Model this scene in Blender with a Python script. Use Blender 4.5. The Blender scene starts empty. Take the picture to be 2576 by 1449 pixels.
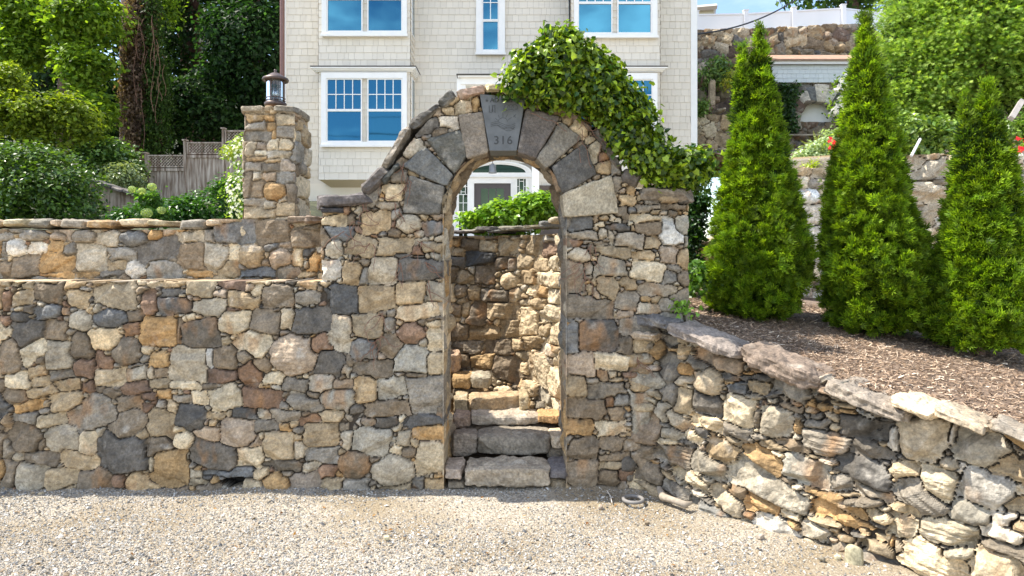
import bpy, math
import numpy as np
from math import radians, sin, cos, pi

# ------------------------------------------------------------------ camera, sky, sun, exposure
scene = bpy.context.scene
COL = scene.collection
F, CX, HOR, CH = 1718.0, 1288.0, 640.0, 1.86      # focal length and principal row of the picture (2576 wide), camera height
cam_d = bpy.data.cameras.new("camera")
cam_d.sensor_width = 36.0
cam_d.lens = 36.0 * F / 2576.0
cam_d.shift_y = -(724.5 - HOR) / 2576.0
cam_d.clip_end = 600
cam = bpy.data.objects.new("camera", cam_d)
cam.location = (0, 0, CH)
cam.rotation_euler = (radians(90), 0, 0)
COL.objects.link(cam)
scene.camera = cam

SUN_DIR = np.array([-0.53, 0.055, 0.845]); SUN_DIR /= np.linalg.norm(SUN_DIR)
world = bpy.data.worlds.new("World"); scene.world = world; world.use_nodes = True
wt = world.node_tree; wt.nodes.clear()
wo = wt.nodes.new('ShaderNodeOutputWorld'); bg = wt.nodes.new('ShaderNodeBackground')
sky = wt.nodes.new('ShaderNodeTexSky'); sky.sky_type = 'NISHITA'; sky.sun_disc = False
sky.sun_elevation = math.asin(SUN_DIR[2]); sky.sun_rotation = math.atan2(SUN_DIR[0], SUN_DIR[1])
sky.air_density = 1.0; sky.dust_density = 0.6; sky.ozone_density = 1.2
bg.inputs['Strength'].default_value = 0.125
tc = wt.nodes.new('ShaderNodeTexCoord')
mp = wt.nodes.new('ShaderNodeMapping'); mp.inputs['Scale'].default_value = (2.2, 2.2, 6.0)
cn = wt.nodes.new('ShaderNodeTexNoise'); cn.inputs['Scale'].default_value = 1.6; cn.inputs['Detail'].default_value = 7; cn.inputs['Roughness'].default_value = .6
cr = wt.nodes.new('ShaderNodeValToRGB'); cr.color_ramp.elements[0].position = .48; cr.color_ramp.elements[1].position = .66
mx = wt.nodes.new('ShaderNodeMixRGB'); mx.inputs['Color2'].default_value = (12, 12, 12, 1)
wt.links.new(tc.outputs['Generated'], mp.inputs['Vector']); wt.links.new(mp.outputs['Vector'], cn.inputs['Vector'])
wt.links.new(cn.outputs['Fac'], cr.inputs['Fac']); sx_ = wt.nodes.new('ShaderNodeSeparateXYZ'); rg = wt.nodes.new('ShaderNodeMapRange'); rg.inputs['From Min'].default_value = .15; rg.inputs['From Max'].default_value = -.15; rg.inputs['To Min'].default_value = .12   # clouds kept behind the camera, for neutral fill light and pane reflections
ml = wt.nodes.new('ShaderNodeMath'); ml.operation = 'MULTIPLY'
wt.links.new(tc.outputs['Generated'], sx_.inputs[0]); wt.links.new(sx_.outputs['Y'], rg.inputs['Value']); wt.links.new(cr.outputs['Color'], ml.inputs[0]); wt.links.new(rg.outputs[0], ml.inputs[1]); wt.links.new(ml.outputs[0], mx.inputs['Fac'])
wt.links.new(sky.outputs['Color'], mx.inputs['Color1']); wt.links.new(mx.outputs['Color'], bg.inputs['Color'])
wt.links.new(bg.outputs['Background'], wo.inputs['Surface'])

sun_d = bpy.data.lights.new("sun", 'SUN'); sun_d.energy = 3.8; sun_d.angle = radians(0.5); sun_d.color = (1.0, .93, .82)
sun = bpy.data.objects.new("sun", sun_d); COL.objects.link(sun)
from mathutils import Vector, Matrix
sun.rotation_euler = Vector(SUN_DIR).to_track_quat('Z', 'Y').to_euler()
sun.location = (-20, 4, 30)

scene.view_settings.view_transform = 'Standard'; scene.view_settings.look = 'None'
scene.view_settings.exposure = 1.33; scene.view_settings.gamma = 1.0
scene.view_settings.use_curve_mapping = False
scene.cycles.max_bounces = 6; scene.cycles.diffuse_bounces = 4; scene.cycles.transparent_max_bounces = 8
scene.render.film_transparent = False

# ------------------------------------------------------------------ helpers
def W(u, v, Y):
    """point at depth Y seen at picture position (u, v) of the 2576 x 1449 picture"""
    return np.array([(u - CX) / F * Y, Y, CH - (v - HOR) / F * Y])

def lerp(a, b, t): return a + (b - a) * t

def hash3(ix, iy, iz, seed):
    h = (ix.astype(np.int64) * 374761393 + iy.astype(np.int64) * 668265263 + iz.astype(np.int64) * 2147483647 + seed * 1274126177) & 0xffffffff
    h = ((h ^ (h >> 13)) * 1274126177) & 0xffffffff
    h = ((h ^ (h >> 16)) * 2246822519) & 0xffffffff
    return ((h ^ (h >> 15)) & 0xffffff) / float(0xffffff)

def vnoise(x, y, z=None, seed=0):
    x = np.asarray(x, float); y = np.asarray(y, float)
    if z is None: z = np.zeros_like(x) + .5
    z = np.asarray(z, float)
    fx, fy, fz = np.floor(x), np.floor(y), np.floor(z)
    tx, ty, tz = x - fx, y - fy, z - fz
    tx = tx * tx * (3 - 2 * tx); ty = ty * ty * (3 - 2 * ty); tz = tz * tz * (3 - 2 * tz)
    r = 0
    for a in (0, 1):
        for b in (0, 1):
            for c in (0, 1):
                w = (tx if a else 1 - tx) * (ty if b else 1 - ty) * (tz if c else 1 - tz)
                r = r + w * hash3(fx + a, fy + b, fz + c, seed)
    return r * 2 - 1

def fbm(x, y, z=None, octv=4, seed=0, gain=.5):
    s = 0; a = 1; t = 0
    x = np.asarray(x, float); y = np.asarray(y, float); z = np.zeros_like(x) + .37 if z is None else np.asarray(z, float)
    for i in range(octv):
        s = s + a * vnoise(x * 2 ** i + i * 17.3, y * 2 ** i + i * 9.1, z * 2 ** i + i * 3.7, seed + i); t += a; a *= gain
    return s / t

def mesh_np(name, V, faces, C=None, smooth=False, mats=None, midx=None):
    """faces: list of int arrays (n,k)"""
    if not isinstance(faces, list): faces = [faces]
    me = bpy.data.meshes.new(name)
    nl = sum(f.size for f in faces); npol = sum(len(f) for f in faces)
    me.vertices.add(len(V)); me.vertices.foreach_set('co', np.ascontiguousarray(V, dtype=np.float32).ravel())
    me.loops.add(nl); me.loops.foreach_set('vertex_index', np.concatenate([f.ravel() for f in faces]).astype(np.int32))
    tot = np.concatenate([np.full(len(f), f.shape[1]) for f in faces]).astype(np.int32)
    st = np.concatenate([[0], np.cumsum(tot)[:-1]]).astype(np.int32)
    me.polygons.add(npol); me.polygons.foreach_set('loop_start', st); me.polygons.foreach_set('loop_total', tot)
    me.polygons.foreach_set('use_smooth', np.full(npol, bool(smooth)))
    if midx is not None: me.polygons.foreach_set('material_index', np.asarray(midx, dtype=np.int32))
    me.update(calc_edges=True)
    if C is not None:
        a = me.color_attributes.new('Col', 'FLOAT_COLOR', 'POINT')
        c4 = np.ones((len(V), 4), np.float32); c4[:, :3] = C
        a.data.foreach_set('color', c4.ravel())
    for m in (mats or []): me.materials.append(m)
    return me

def put(name, me, parent=None, loc=None):
    o = bpy.data.objects.new(name, me); COL.objects.link(o)
    if parent is not None: o.parent = parent
    if loc is not None: o.location = loc
    return o

def tag(o, label=None, cat=None, group=None, kind=None):
    if label: o['label'] = label
    if cat: o['category'] = cat
    if group: o['group'] = group
    if kind: o['kind'] = kind
    return o

def empty(name, loc, label, cat, group=None):
    o = bpy.data.objects.new(name, None); COL.objects.link(o); o.location = loc; o.empty_display_size = .1
    bpy.context.view_layer.update()
    return tag(o, label, cat, group)

def child(o, parent):
    """parent o keeping its world place (o built in world coordinates)"""
    o.parent = parent
    o.matrix_parent_inverse = Matrix.Translation(-Vector(parent.location)) if parent.type == 'EMPTY' else Matrix.Identity(4)
    return o

class MB:
    """collects boxes, tubes and lathes into one mesh"""
    def __init__(s): s.V = []; s.F4 = []; s.F3 = []; s.n = 0
    def add(s, V, F):
        V = np.asarray(V, float); F = np.asarray(F, int)
        (s.F4 if F.shape[1] == 4 else s.F3).append(F + s.n); s.V.append(V); s.n += len(V)
    def box(s, x0, x1, y0, y1, z0, z1, R=None, c=None):
        V = np.array([(x, y, z) for x in (x0, x1) for y in (y0, y1) for z in (z0, z1)], float)
        if R is not None:
            c = V.mean(0) if c is None else np.asarray(c); V = (V - c) @ R.T + c
        s.add(V, [(0, 1, 3, 2), (4, 6, 7, 5), (0, 4, 5, 1), (2, 3, 7, 6), (0, 2, 6, 4), (1, 5, 7, 3)])
    def hexa(s, P8):
        s.add(P8, [(0, 1, 3, 2), (4, 6, 7, 5), (0, 4, 5, 1), (2, 3, 7, 6), (0, 2, 6, 4), (1, 5, 7, 3)])
    def prism(s, pts, y0, y1):
        """pts (x,z) convex outline, extruded in y"""
        n = len(pts); V = [(x, y0, z) for x, z in pts] + [(x, y1, z) for x, z in pts]
        s.add(V, [(i, (i + 1) % n, n + (i + 1) % n, n + i) for i in range(n)])
        for b in (0, n):
            c = np.mean([V[b + i] for i in range(n)], 0)
            s.add([V[b + i] for i in range(n)] + [c], [(i, (i + 1) % n, n) for i in range(n)])
    def tube(s, pts, r, k=6):
        pts = np.asarray(pts, float); n = len(pts); r = np.broadcast_to(r, (n,))
        T = np.gradient(pts, axis=0); T /= np.linalg.norm(T, axis=1)[:, None] + 1e-9
        up = np.array([0, 0, 1.]) if abs(T[:, 2]).mean() < .8 else np.array([1., 0, 0])
        A = np.cross(T, up); A /= np.linalg.norm(A, axis=1)[:, None] + 1e-9; B = np.cross(T, A)
        th = np.arange(k) * 2 * pi / k
        V = pts[:, None] + r[:, None, None] * (A[:, None] * np.cos(th)[None, :, None] + B[:, None] * np.sin(th)[None, :, None])
        V = V.reshape(-1, 3); i = np.arange(n - 1)[:, None] * k; j = np.arange(k)[None]; j2 = (j + 1) % k
        s.add(V, np.stack([i + j, i + j2, i + k + j2, i + k + j], -1).reshape(-1, 4))
        for b, P in ((0, pts[0]), ((n - 1) * k, pts[-1])):
            q = np.concatenate([V[b:b + k], [P]]); s.add(q, [(a, (a + 1) % k, k) for a in range(k)])
    def lathe(s, prof, c, k=24):
        prof = np.asarray(prof, float); n = len(prof); th = np.arange(k) * 2 * pi / k
        V = np.stack([c[0] + prof[:, :1] * np.cos(th), c[1] + prof[:, :1] * np.sin(th), np.broadcast_to(c[2] + prof[:, 1:], (n, k))], -1).reshape(-1, 3)
        i = np.arange(n - 1)[:, None] * k; j = np.arange(k)[None]; j2 = (j + 1) % k
        s.add(V, np.stack([i + j, i + j2, i + k + j2, i + k + j], -1).reshape(-1, 4))
    def build(s, name, mat, parent=None, smooth=False, bevel=0):
        V = np.concatenate(s.V); fs = []
        if s.F4: fs.append(np.concatenate(s.F4))
        if s.F3: fs.append(np.concatenate(s.F3))
        me = mesh_np(name, V, fs, None, smooth, [mat]); o = put(name, me)
        if bevel:
            b = o.modifiers.new('bevel', 'BEVEL'); b.width = bevel; b.segments = 2; b.limit_method = 'ANGLE'
        if parent is not None: child(o, parent)
        return o

# ------------------------------------------------------------------ materials
def mat_new(name):
    m = bpy.data.materials.new(name); m.use_nodes = True; nt = m.node_tree
    return m, nt, nt.nodes['Principled BSDF']

def simple_mat(name, col, rough=.6, metal=0, noise=0, nscale=20, bump=0, bscale=60, spec=.5):
    m, nt, p = mat_new(name); p.inputs['Roughness'].default_value = rough; p.inputs['Metallic'].default_value = metal
    p.inputs['Specular IOR Level'].default_value = spec
    p.inputs['Base Color'].default_value = (*col, 1)
    if noise:
        g = nt.nodes.new('ShaderNodeNewGeometry')
        n = nt.nodes.new('ShaderNodeTexNoise'); n.inputs['Scale'].default_value = nscale; n.inputs['Detail'].default_value = 5
        r = nt.nodes.new('ShaderNodeMapRange'); r.inputs['To Min'].default_value = 1 - noise; r.inputs['To Max'].default_value = 1 + noise
        r.inputs['From Min'].default_value = .3; r.inputs['From Max'].default_value = .7
        mu = nt.nodes.new('ShaderNodeVectorMath'); mu.operation = 'SCALE'; mu.inputs[0].default_value = col
        nt.links.new(g.outputs['Position'], n.inputs['Vector']); nt.links.new(n.outputs['Fac'], r.inputs['Value'])
        nt.links.new(r.outputs['Result'], mu.inputs['Scale']); nt.links.new(mu.outputs[0], p.inputs['Base Color'])
    if bump:
        n2 = nt.nodes.new('ShaderNodeTexNoise'); n2.inputs['Scale'].default_value = bscale; n2.inputs['Detail'].default_value = 4
        g2 = nt.nodes.new('ShaderNodeNewGeometry'); b = nt.nodes.new('ShaderNodeBump'); b.inputs['Distance'].default_value = bump
        nt.links.new(g2.outputs['Position'], n2.inputs['Vector']); nt.links.new(n2.outputs['Fac'], b.inputs['Height']); nt.links.new(b.outputs['Normal'], p.inputs['Normal'])
    return m

def stone_mat():
    m, nt, p = mat_new('stone'); L = nt.links.new
    at = nt.nodes.new('ShaderNodeAttribute'); at.attribute_name = 'Col'
    g = nt.nodes.new('ShaderNodeNewGeometry')
    n = nt.nodes.new('ShaderNodeTexNoise'); n.inputs['Scale'].default_value = 48; n.inputs['Detail'].default_value = 7; n.inputs['Roughness'].default_value = .72
    r = nt.nodes.new('ShaderNodeMapRange'); r.inputs['From Min'].default_value = .3; r.inputs['From Max'].default_value = .7
    r.inputs['To Min'].default_value = .58; r.inputs['To Max'].default_value = 1.42
    mu = nt.nodes.new('ShaderNodeVectorMath'); mu.operation = 'SCALE'
    L(g.outputs['Position'], n.inputs['Vector']); L(n.outputs['Fac'], r.inputs['Value'])
    L(at.outputs['Color'], mu.inputs[0]); L(r.outputs['Result'], mu.inputs['Scale']); L(mu.outputs[0], p.inputs['Base Color'])
    n2 = nt.nodes.new('ShaderNodeTexNoise'); n2.inputs['Scale'].default_value = 90; n2.inputs['Detail'].default_value = 5; n2.inputs['Roughness'].default_value = .7
    b = nt.nodes.new('ShaderNodeBump'); b.inputs['Distance'].default_value = .008; b.inputs['Strength'].default_value = .55
    L(g.outputs['Position'], n2.inputs['Vector']); L(n2.outputs['Fac'], b.inputs['Height']); L(b.outputs['Normal'], p.inputs['Normal'])
    p.inputs['Roughness'].default_value = .82; p.inputs['Specular IOR Level'].default_value = .3
    return m
STONE = stone_mat()

def leaf_mat(name, trans=.35, rough=.45, spec=.4):
    m, nt, p = mat_new(name); L = nt.links.new
    at = nt.nodes.new('ShaderNodeAttribute'); at.attribute_name = 'Col'
    p.inputs['Roughness'].default_value = rough; p.inputs['Specular IOR Level'].default_value = spec
    tr = nt.nodes.new('ShaderNodeBsdfTranslucent'); mix = nt.nodes.new('ShaderNodeMixShader'); mix.inputs['Fac'].default_value = trans
    sc = nt.nodes.new('ShaderNodeVectorMath'); sc.operation = 'MULTIPLY'; sc.inputs[1].default_value = (1.5, 1.5, .5)
    L(at.outputs['Color'], p.inputs['Base Color']); L(at.outputs['Color'], sc.inputs[0]); L(sc.outputs[0], tr.inputs['Color'])
    out = nt.nodes['Material Output']; L(p.outputs[0], mix.inputs[1]); L(tr.outputs[0], mix.inputs[2]); L(mix.outputs[0], out.inputs['Surface'])
    return m
LEAF = leaf_mat('leaf', .45, .55, .25); NEEDLE = leaf_mat('needle', .42, .6, .25)
IVYM = leaf_mat('ivy leaf', .30, .36, .5)
VCOL = leaf_mat('matte', 0.0, .85, .2)

# ------------------------------------------------------------------ rubble stone fields
PAL = dict(g=(.235, .205, .162), G=(.122, .112, .098), b=(.15, .147, .138), k=(.075, .072, .066), t=(.355, .272, .168), T=(.52, .425, .285),
           o=(.38, .245, .115), r=(.22, .14, .09), p=(.34, .265, .19), w=(.52, .47, .39), n=(.20, .158, .11), c=(.365, .315, .235), m=(.15, .10, .07), h=(.02, .018, .015))
AUTO = 'ggGgtttTtornpnnccnTc'

def parse(txt, ox, oy, k, drop=None):
    out = []
    for it in txt.replace('\n', ' ').split(';'):
        f = it.split()
        if len(f) < 4: continue
        cx, cy, w, h = map(float, f[:4]); code = f[-1]; rot = float(f[4]) if len(f) > 5 else 0.0
        if drop and drop(cx, cy): continue
        out.append((ox + cx * k, oy + cy * k, w * k, h * k, rot, code[0], len(code) > 1))
    return out

class Path:
    """plan curve: list of (x,y); s runs along it, outward normal to the right-hand side of travel"""
    def __init__(s, pts, smooth=0, step=.01, sx=None):
        P = np.asarray(pts, float); d = np.r_[0, np.cumsum(np.hypot(*np.diff(P, axis=0).T))]
        n = int(d[-1] / step) + 2; t = np.linspace(0, d[-1], n)
        x = np.interp(t, d, P[:, 0]); y = np.interp(t, d, P[:, 1])
        if smooth:
            k = int(smooth / step) | 1; ker = np.hanning(k + 2)[1:-1]; ker /= ker.sum(); h = k // 2
            def sm(a):
                a2 = np.r_[2 * a[0] - a[h:0:-1], a, 2 * a[-1] - a[-2:-h - 2:-1]]
                return np.convolve(a2, ker, 'valid')
            x, y = sm(x), sm(y)
        s.x, s.y = x, y; s.s = np.r_[0, np.cumsum(np.hypot(np.diff(x), np.diff(y)))]
        if sx is not None: s.s = s.s + sx
        tx, ty = np.gradient(x), np.gradient(y); l = np.hypot(tx, ty); s.nx, s.ny = ty / l, -tx / l
        s.u = CX + F * x / y
    def at(s, q):
        return [np.interp(q, s.s, a) for a in (s.x, s.y, s.nx, s.ny)]
    def px(s, u, v):
        q = np.interp(u, s.u, s.s); Y = np.interp(q, s.s, s.y)
        return q, CH - (v - HOR) * Y / F
    def surf(s, q, z, h):
        x, y, nx, ny = s.at(q)
        return np.stack([x + nx * h, y + ny * h, z + 0 * x], -1)
    def rng(s, umin, umax):
        return np.interp([umin, umax], s.u, s.s)

def to_sz(st, path):
    out = []
    for (u, v, w, h, rot, c, rd) in st:
        q, z = path.px(u, v); q1, _ = path.px(u + w / 2, v); q0, _ = path.px(u - w / 2, v)
        if q1 - q0 < .004: continue
        Y = np.interp(q, path.s, path.y)
        out.append((q, z, (q1 - q0) / 2, h * Y / F / 2, -radians(rot), c, rd))
    return out

def field(s0, s1, z0, z1, res, stones, seed, sizes=(.085, .065, .05, .038, .028, .02, .014), auto=AUTO, asp=(1.0, 2.2), relief=1.0,
          grow=.036, mortar=(.062, .049, .036), mdepth=.040, rotj=.35, rad=.0042, tall=.15, layer=1.0, facet=1.0, gain=1.0, cut=(.80, 1.25), hole=None):
    rng = np.random.default_rng(seed)
    S = np.arange(s0, s1 + res, res); Z = np.arange(z0, z1 + res, res)
    SS, ZZ = np.meshgrid(S, Z)
    WS = SS + .006 * fbm(SS * 10, ZZ * 10, octv=3, seed=seed + 5) + .003 * vnoise(SS * 60, ZZ * 60, seed=seed + 7)
    WZ = ZZ + .006 * fbm(SS * 10, ZZ * 10, octv=3, seed=seed + 6) + .003 * vnoise(SS * 60, ZZ * 60, seed=seed + 8)
    D1 = np.full(SS.shape, 1.0); D2 = np.full(SS.shape, 1.0); ID = np.full(SS.shape, -1, int)
    info = []
    def stamp(q, z, a, b, th, code, rd):
        m = .055 + 1.15 * math.hypot(a, b)
        i0, i1 = np.searchsorted(Z, [z - m, z + m]); j0, j1 = np.searchsorted(S, [q - m, q + m])
        if i1 <= i0 or j1 <= j0: return
        X = WS[i0:i1, j0:j1] - q; Y = WZ[i0:i1, j0:j1] - z
        if code == 'v':                                   # a hewn block of its own stands here: exact convex outline
            X = SS[i0:i1, j0:j1]; Y = ZZ[i0:i1, j0:j1]; d = None; n = len(rd)
            for k in range(n):
                (x1, y1), (x2, y2) = rd[k], rd[(k + 1) % n]; L = math.hypot(x2 - x1, y2 - y1)
                e = ((x1 - X) * (y2 - y1) + (Y - y1) * (x2 - x1)) / L
                d = e if d is None else np.maximum(d, e)
            i = len(info); info.append((q, z, a, b, 0, -.5, 0, 0, 0., 0, 0, *PAL['k']))
            d1 = D1[i0:i1, j0:j1]; d2 = D2[i0:i1, j0:j1]; idd = ID[i0:i1, j0:j1]
            new = d < d1; d2[:] = np.where(new, d1, np.minimum(d2, d)); idd[new] = i; d1[:] = np.where(new, d, d1)
            return
        c, s_ = cos(th), sin(th); lx = X * c + Y * s_; ly = -X * s_ + Y * c
        if rd:
            n = np.sqrt((lx / a) ** 2 + (ly / b) ** 2) + 1e-9; r = np.hypot(lx, ly) + 1e-9
            d = r * (1 - 1 / n)
            d = np.where(n < .3, -min(a, b) * .7, d)
        else:
            d = None
            for k in range(8):
                if k % 2 == 0:
                    an = k * pi / 4 + rng.uniform(-.24, .24); off = (a if k % 4 == 0 else b) * rng.uniform(.92, 1.08)
                else:
                    an = math.atan2((1 if k in (1, 3) else -1) * a, (1 if k in (1, 7) else -1) * b) + rng.uniform(-.25, .25)
                    off = (a * abs(cos(an)) + b * abs(sin(an))) * rng.uniform(*cut)
                e = lx * cos(an) + ly * sin(an) - off
                d = e if d is None else np.maximum(d, e)
        i = len(info); base = rng.uniform(-.012, .014) + min(.012, .06 * min(a, b)); tl = rng.normal(0, .045, 2)
        col = np.array(PAL[code]); col = col * rng.uniform(.80, 1.20) * (1 + rng.normal(0, .03) * np.array([1, 0, -1.4]))
        if code == 'h': base = -.16
        info.append((q, z, a, b, th, base, tl[0], tl[1], float(rd), rng.uniform(0, 100), float(code in 'tTonrgbkp' and rng.random() < .6), *col))
        d1 = D1[i0:i1, j0:j1]; d2 = D2[i0:i1, j0:j1]; idd = ID[i0:i1, j0:j1]
        new = d < d1; d2[:] = np.where(new, d1, np.minimum(d2, d)); idd[new] = i; d1[:] = np.where(new, d, d1)
    for st in stones: stamp(*st)
    HM, NM = hole(SS, ZZ) if hole else (np.zeros(SS.shape, bool), np.zeros(SS.shape, bool))
    for r in sizes:
        dead = 0
        for batch in range(14):
            idx = np.flatnonzero((D1.ravel() > r * .8) & ~HM.ravel())
            if len(idx) == 0: break
            pick = rng.choice(idx, min(220, len(idx)), replace=False); acc = 0
            for pflat in pick:
                i, j = divmod(int(pflat), SS.shape[1])
                if D1[i, j] <= r * .8: continue
                A = r * rng.uniform(*asp); th = rng.normal(0, rotj)
                if rng.random() < tall: th += pi / 2
                stamp(SS[i, j], ZZ[i, j], A, r * rng.uniform(.85, 1.1), th, auto[rng.integers(len(auto))], rng.random() < .2); acc += 1
            if acc < 3: break
    I = np.array(info); id_ = np.clip(ID, 0, None); g = lambda k: I[id_, k]
    e = np.minimum((D2 - D1) / 2, np.where(NM, .12, grow) - D1)
    X = SS - g(0); Y = ZZ - g(1); th = g(4); lx = X * np.cos(th) + Y * np.sin(th); ly = -X * np.sin(th) + Y * np.cos(th)
    ec = np.clip(e - .0022, 0, None)
    prof = 1 - np.exp(-ec / rad)
    rn = (lx / g(2)) ** 2 + (ly / g(3)) ** 2
    dome = g(8) * .30 * np.minimum(g(2), g(3)) * np.clip(1 - rn, 0, 1) + .03 * np.minimum(g(2), g(3)) * np.clip(1 - rn, 0, 1)
    of = g(9)
    f1 = fbm(SS * 7 + of, ZZ * 7, of, 3, seed + 11); f2 = fbm(SS * 26, ZZ * 26, of, 3, seed + 12)
    f3 = np.abs(fbm(SS * 13 + of * 3, ZZ * 13, of, 3, seed + 15))
    st_ = fbm(lx * 6 + of, ly * 75, of, 3, seed + 13)
    H = (.030 * prof - .030 + g(5) * prof + (np.clip(g(6) * lx + g(7) * ly, -.012, .012) + dome + .010 * f1 - .016 * f3 + .006 * f2 + g(10) * .0035 * layer * st_) * prof) * relief
    fac = 0
    for kf in range(3):     # hewn facets: each stone's face falls away beyond two or three random breaks
        ph = (of * (1.7 + kf)) % 6.283; o_ = (.05 + .75 * ((of * (5.1 + 3 * kf)) % 1)); sl_ = .14 + .60 * ((of * (2.3 + kf)) % 1)
        fac = fac + np.clip(lx * np.cos(ph) + ly * np.sin(ph) - o_ * np.minimum(g(2), g(3)), 0, .05) * sl_
    H = H - fac * (1 - g(8) * .6) * prof * relief * facet
    mort = e < .0022 + .0030 * vnoise(SS * 30, ZZ * 30, seed=seed + 20)
    mh = (-mdepth - .012 * fbm(SS * 12, ZZ * 12, octv=3, seed=seed + 21) - .012 * (fbm(SS * 3, ZZ * 3, octv=2, seed=seed + 22) > .15)) * relief
    H = np.where(mort, np.minimum(H, mh) if mdepth > .02 else mh, np.maximum(H, mh))
    void = (g(5) < -.1) & (g(5) > -.4); H = np.where(void & ~mort, -.17, H); H = np.where(g(5) < -.4, -.05, H)
    # colours belong to each stone: mottling, strata, rust bleeding, pale mineral crust, speckle
    C = np.stack([g(11), g(12), g(13)], -1)
    mot = fbm(SS * 16 + of, ZZ * 16, of, 4, seed + 30)
    C = C * gain * (1 + .50 * mot[..., None]) * (1 + g(10)[..., None] * .22 * min(layer, 1.8) * fbm(lx * 5 + of, ly * 55, of, 3, seed + 31)[..., None])
    rust = np.clip(fbm(SS * 9, ZZ * 5 + of, of, 3, seed + 32) * 2.6 - .35, 0, 1)[..., None] * .55 * (((of * 7) % 1) < .4)[..., None]
    C = C * (1 - rust) + np.array([.36, .19, .075]) * rust
    pale = np.clip(fbm(SS * 11, ZZ * 11 + of, of, 4, seed + 33) * 3 - .9, 0, 1)[..., None] * .5 * (((of * 11) % 1) < .45)[..., None]
    C = C * (1 - pale) + np.array([.56, .52, .45]) * pale
    dark = np.clip(fbm(SS * 14, ZZ * 14 + of, of, 4, seed + 35) * 3 - .8, 0, 1)[..., None] * .45 * (((of * 13) % 1) < .5)[..., None]
    C = C * (1 - dark) + np.array([.07, .06, .05]) * dark
    sp = hash3(np.floor(SS / res), np.floor(ZZ / res), np.zeros_like(SS), seed)[..., None]
    C = C * (.86 + .28 * sp); CS = np.clip(C, .008, .85)
    mc = np.array(mortar) * (1 + .45 * fbm(SS * 20, ZZ * 20, octv=4, seed=seed + 34)[..., None])
    C = np.where(mort[..., None], mc, C)
    C = np.where((void & ~mort)[..., None], np.array([.03, .026, .022]), C)  # holes between stones coloured near black, their inner shade painted in
    return dict(CS=CS, S=S, Z=Z, SS=SS, ZZ=ZZ, WS=WS, WZ=WZ, H=H, C=np.clip(C, .008, .85), ID=ID, I=I)

def inside(x, z, poly):
    r = np.zeros(x.shape, bool); n = len(poly)
    for i in range(n):
        x1, z1 = poly[i]; x2, z2 = poly[(i + 1) % n]
        if z1 == z2: continue
        c = ((z1 > z) != (z2 > z)) & (x < (x2 - x1) * (z - z1) / (z2 - z1) + x1); r ^= c
    return r

def relief_mesh(name, fd, surf, keep, skirt=.3, back=None):
    """fd: field; surf(s,z,h)->xyz; keep: bool grid of vertices; boundary edges are carried back by skirt"""
    H, C = fd['H'], fd['C']; ny, nx = H.shape
    V = surf(fd['SS'].ravel(), fd['ZZ'].ravel(), H.ravel()); idx = np.arange(ny * nx).reshape(ny, nx)
    k = keep[:-1, :-1] & keep[1:, :-1] & keep[:-1, 1:] & keep[1:, 1:]
    q = np.stack([idx[:-1, :-1], idx[:-1, 1:], idx[1:, 1:], idx[1:, :-1]], -1)[k]
    e = np.concatenate([q[:, [0, 1]], q[:, [1, 2]], q[:, [2, 3]], q[:, [3, 0]]])
    key = np.sort(e, 1); key = key[:, 0] * (ny * nx) + key[:, 1]
    _, inv, cnt = np.unique(key, return_inverse=True, return_counts=True)
    be = e[cnt[inv] == 1]
    Vb = surf(fd['SS'].ravel(), fd['ZZ'].ravel(), np.full(ny * nx, -skirt))
    used = np.unique(q); remap = np.full(ny * nx, -1); remap[used] = np.arange(len(used))
    bv = np.unique(be); rb = np.full(ny * nx, -1); rb[bv] = np.arange(len(bv)) + len(used)
    VV = np.concatenate([V[used], Vb[bv]]); CC = np.concatenate([C.reshape(-1, 3)[used], C.reshape(-1, 3)[bv]])
    sk = np.stack([remap[be[:, 1]], remap[be[:, 0]], rb[be[:, 0]], rb[be[:, 1]]], -1)
    return mesh_np(name, VV, [remap[q], sk], CC, False, [STONE])

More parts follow.
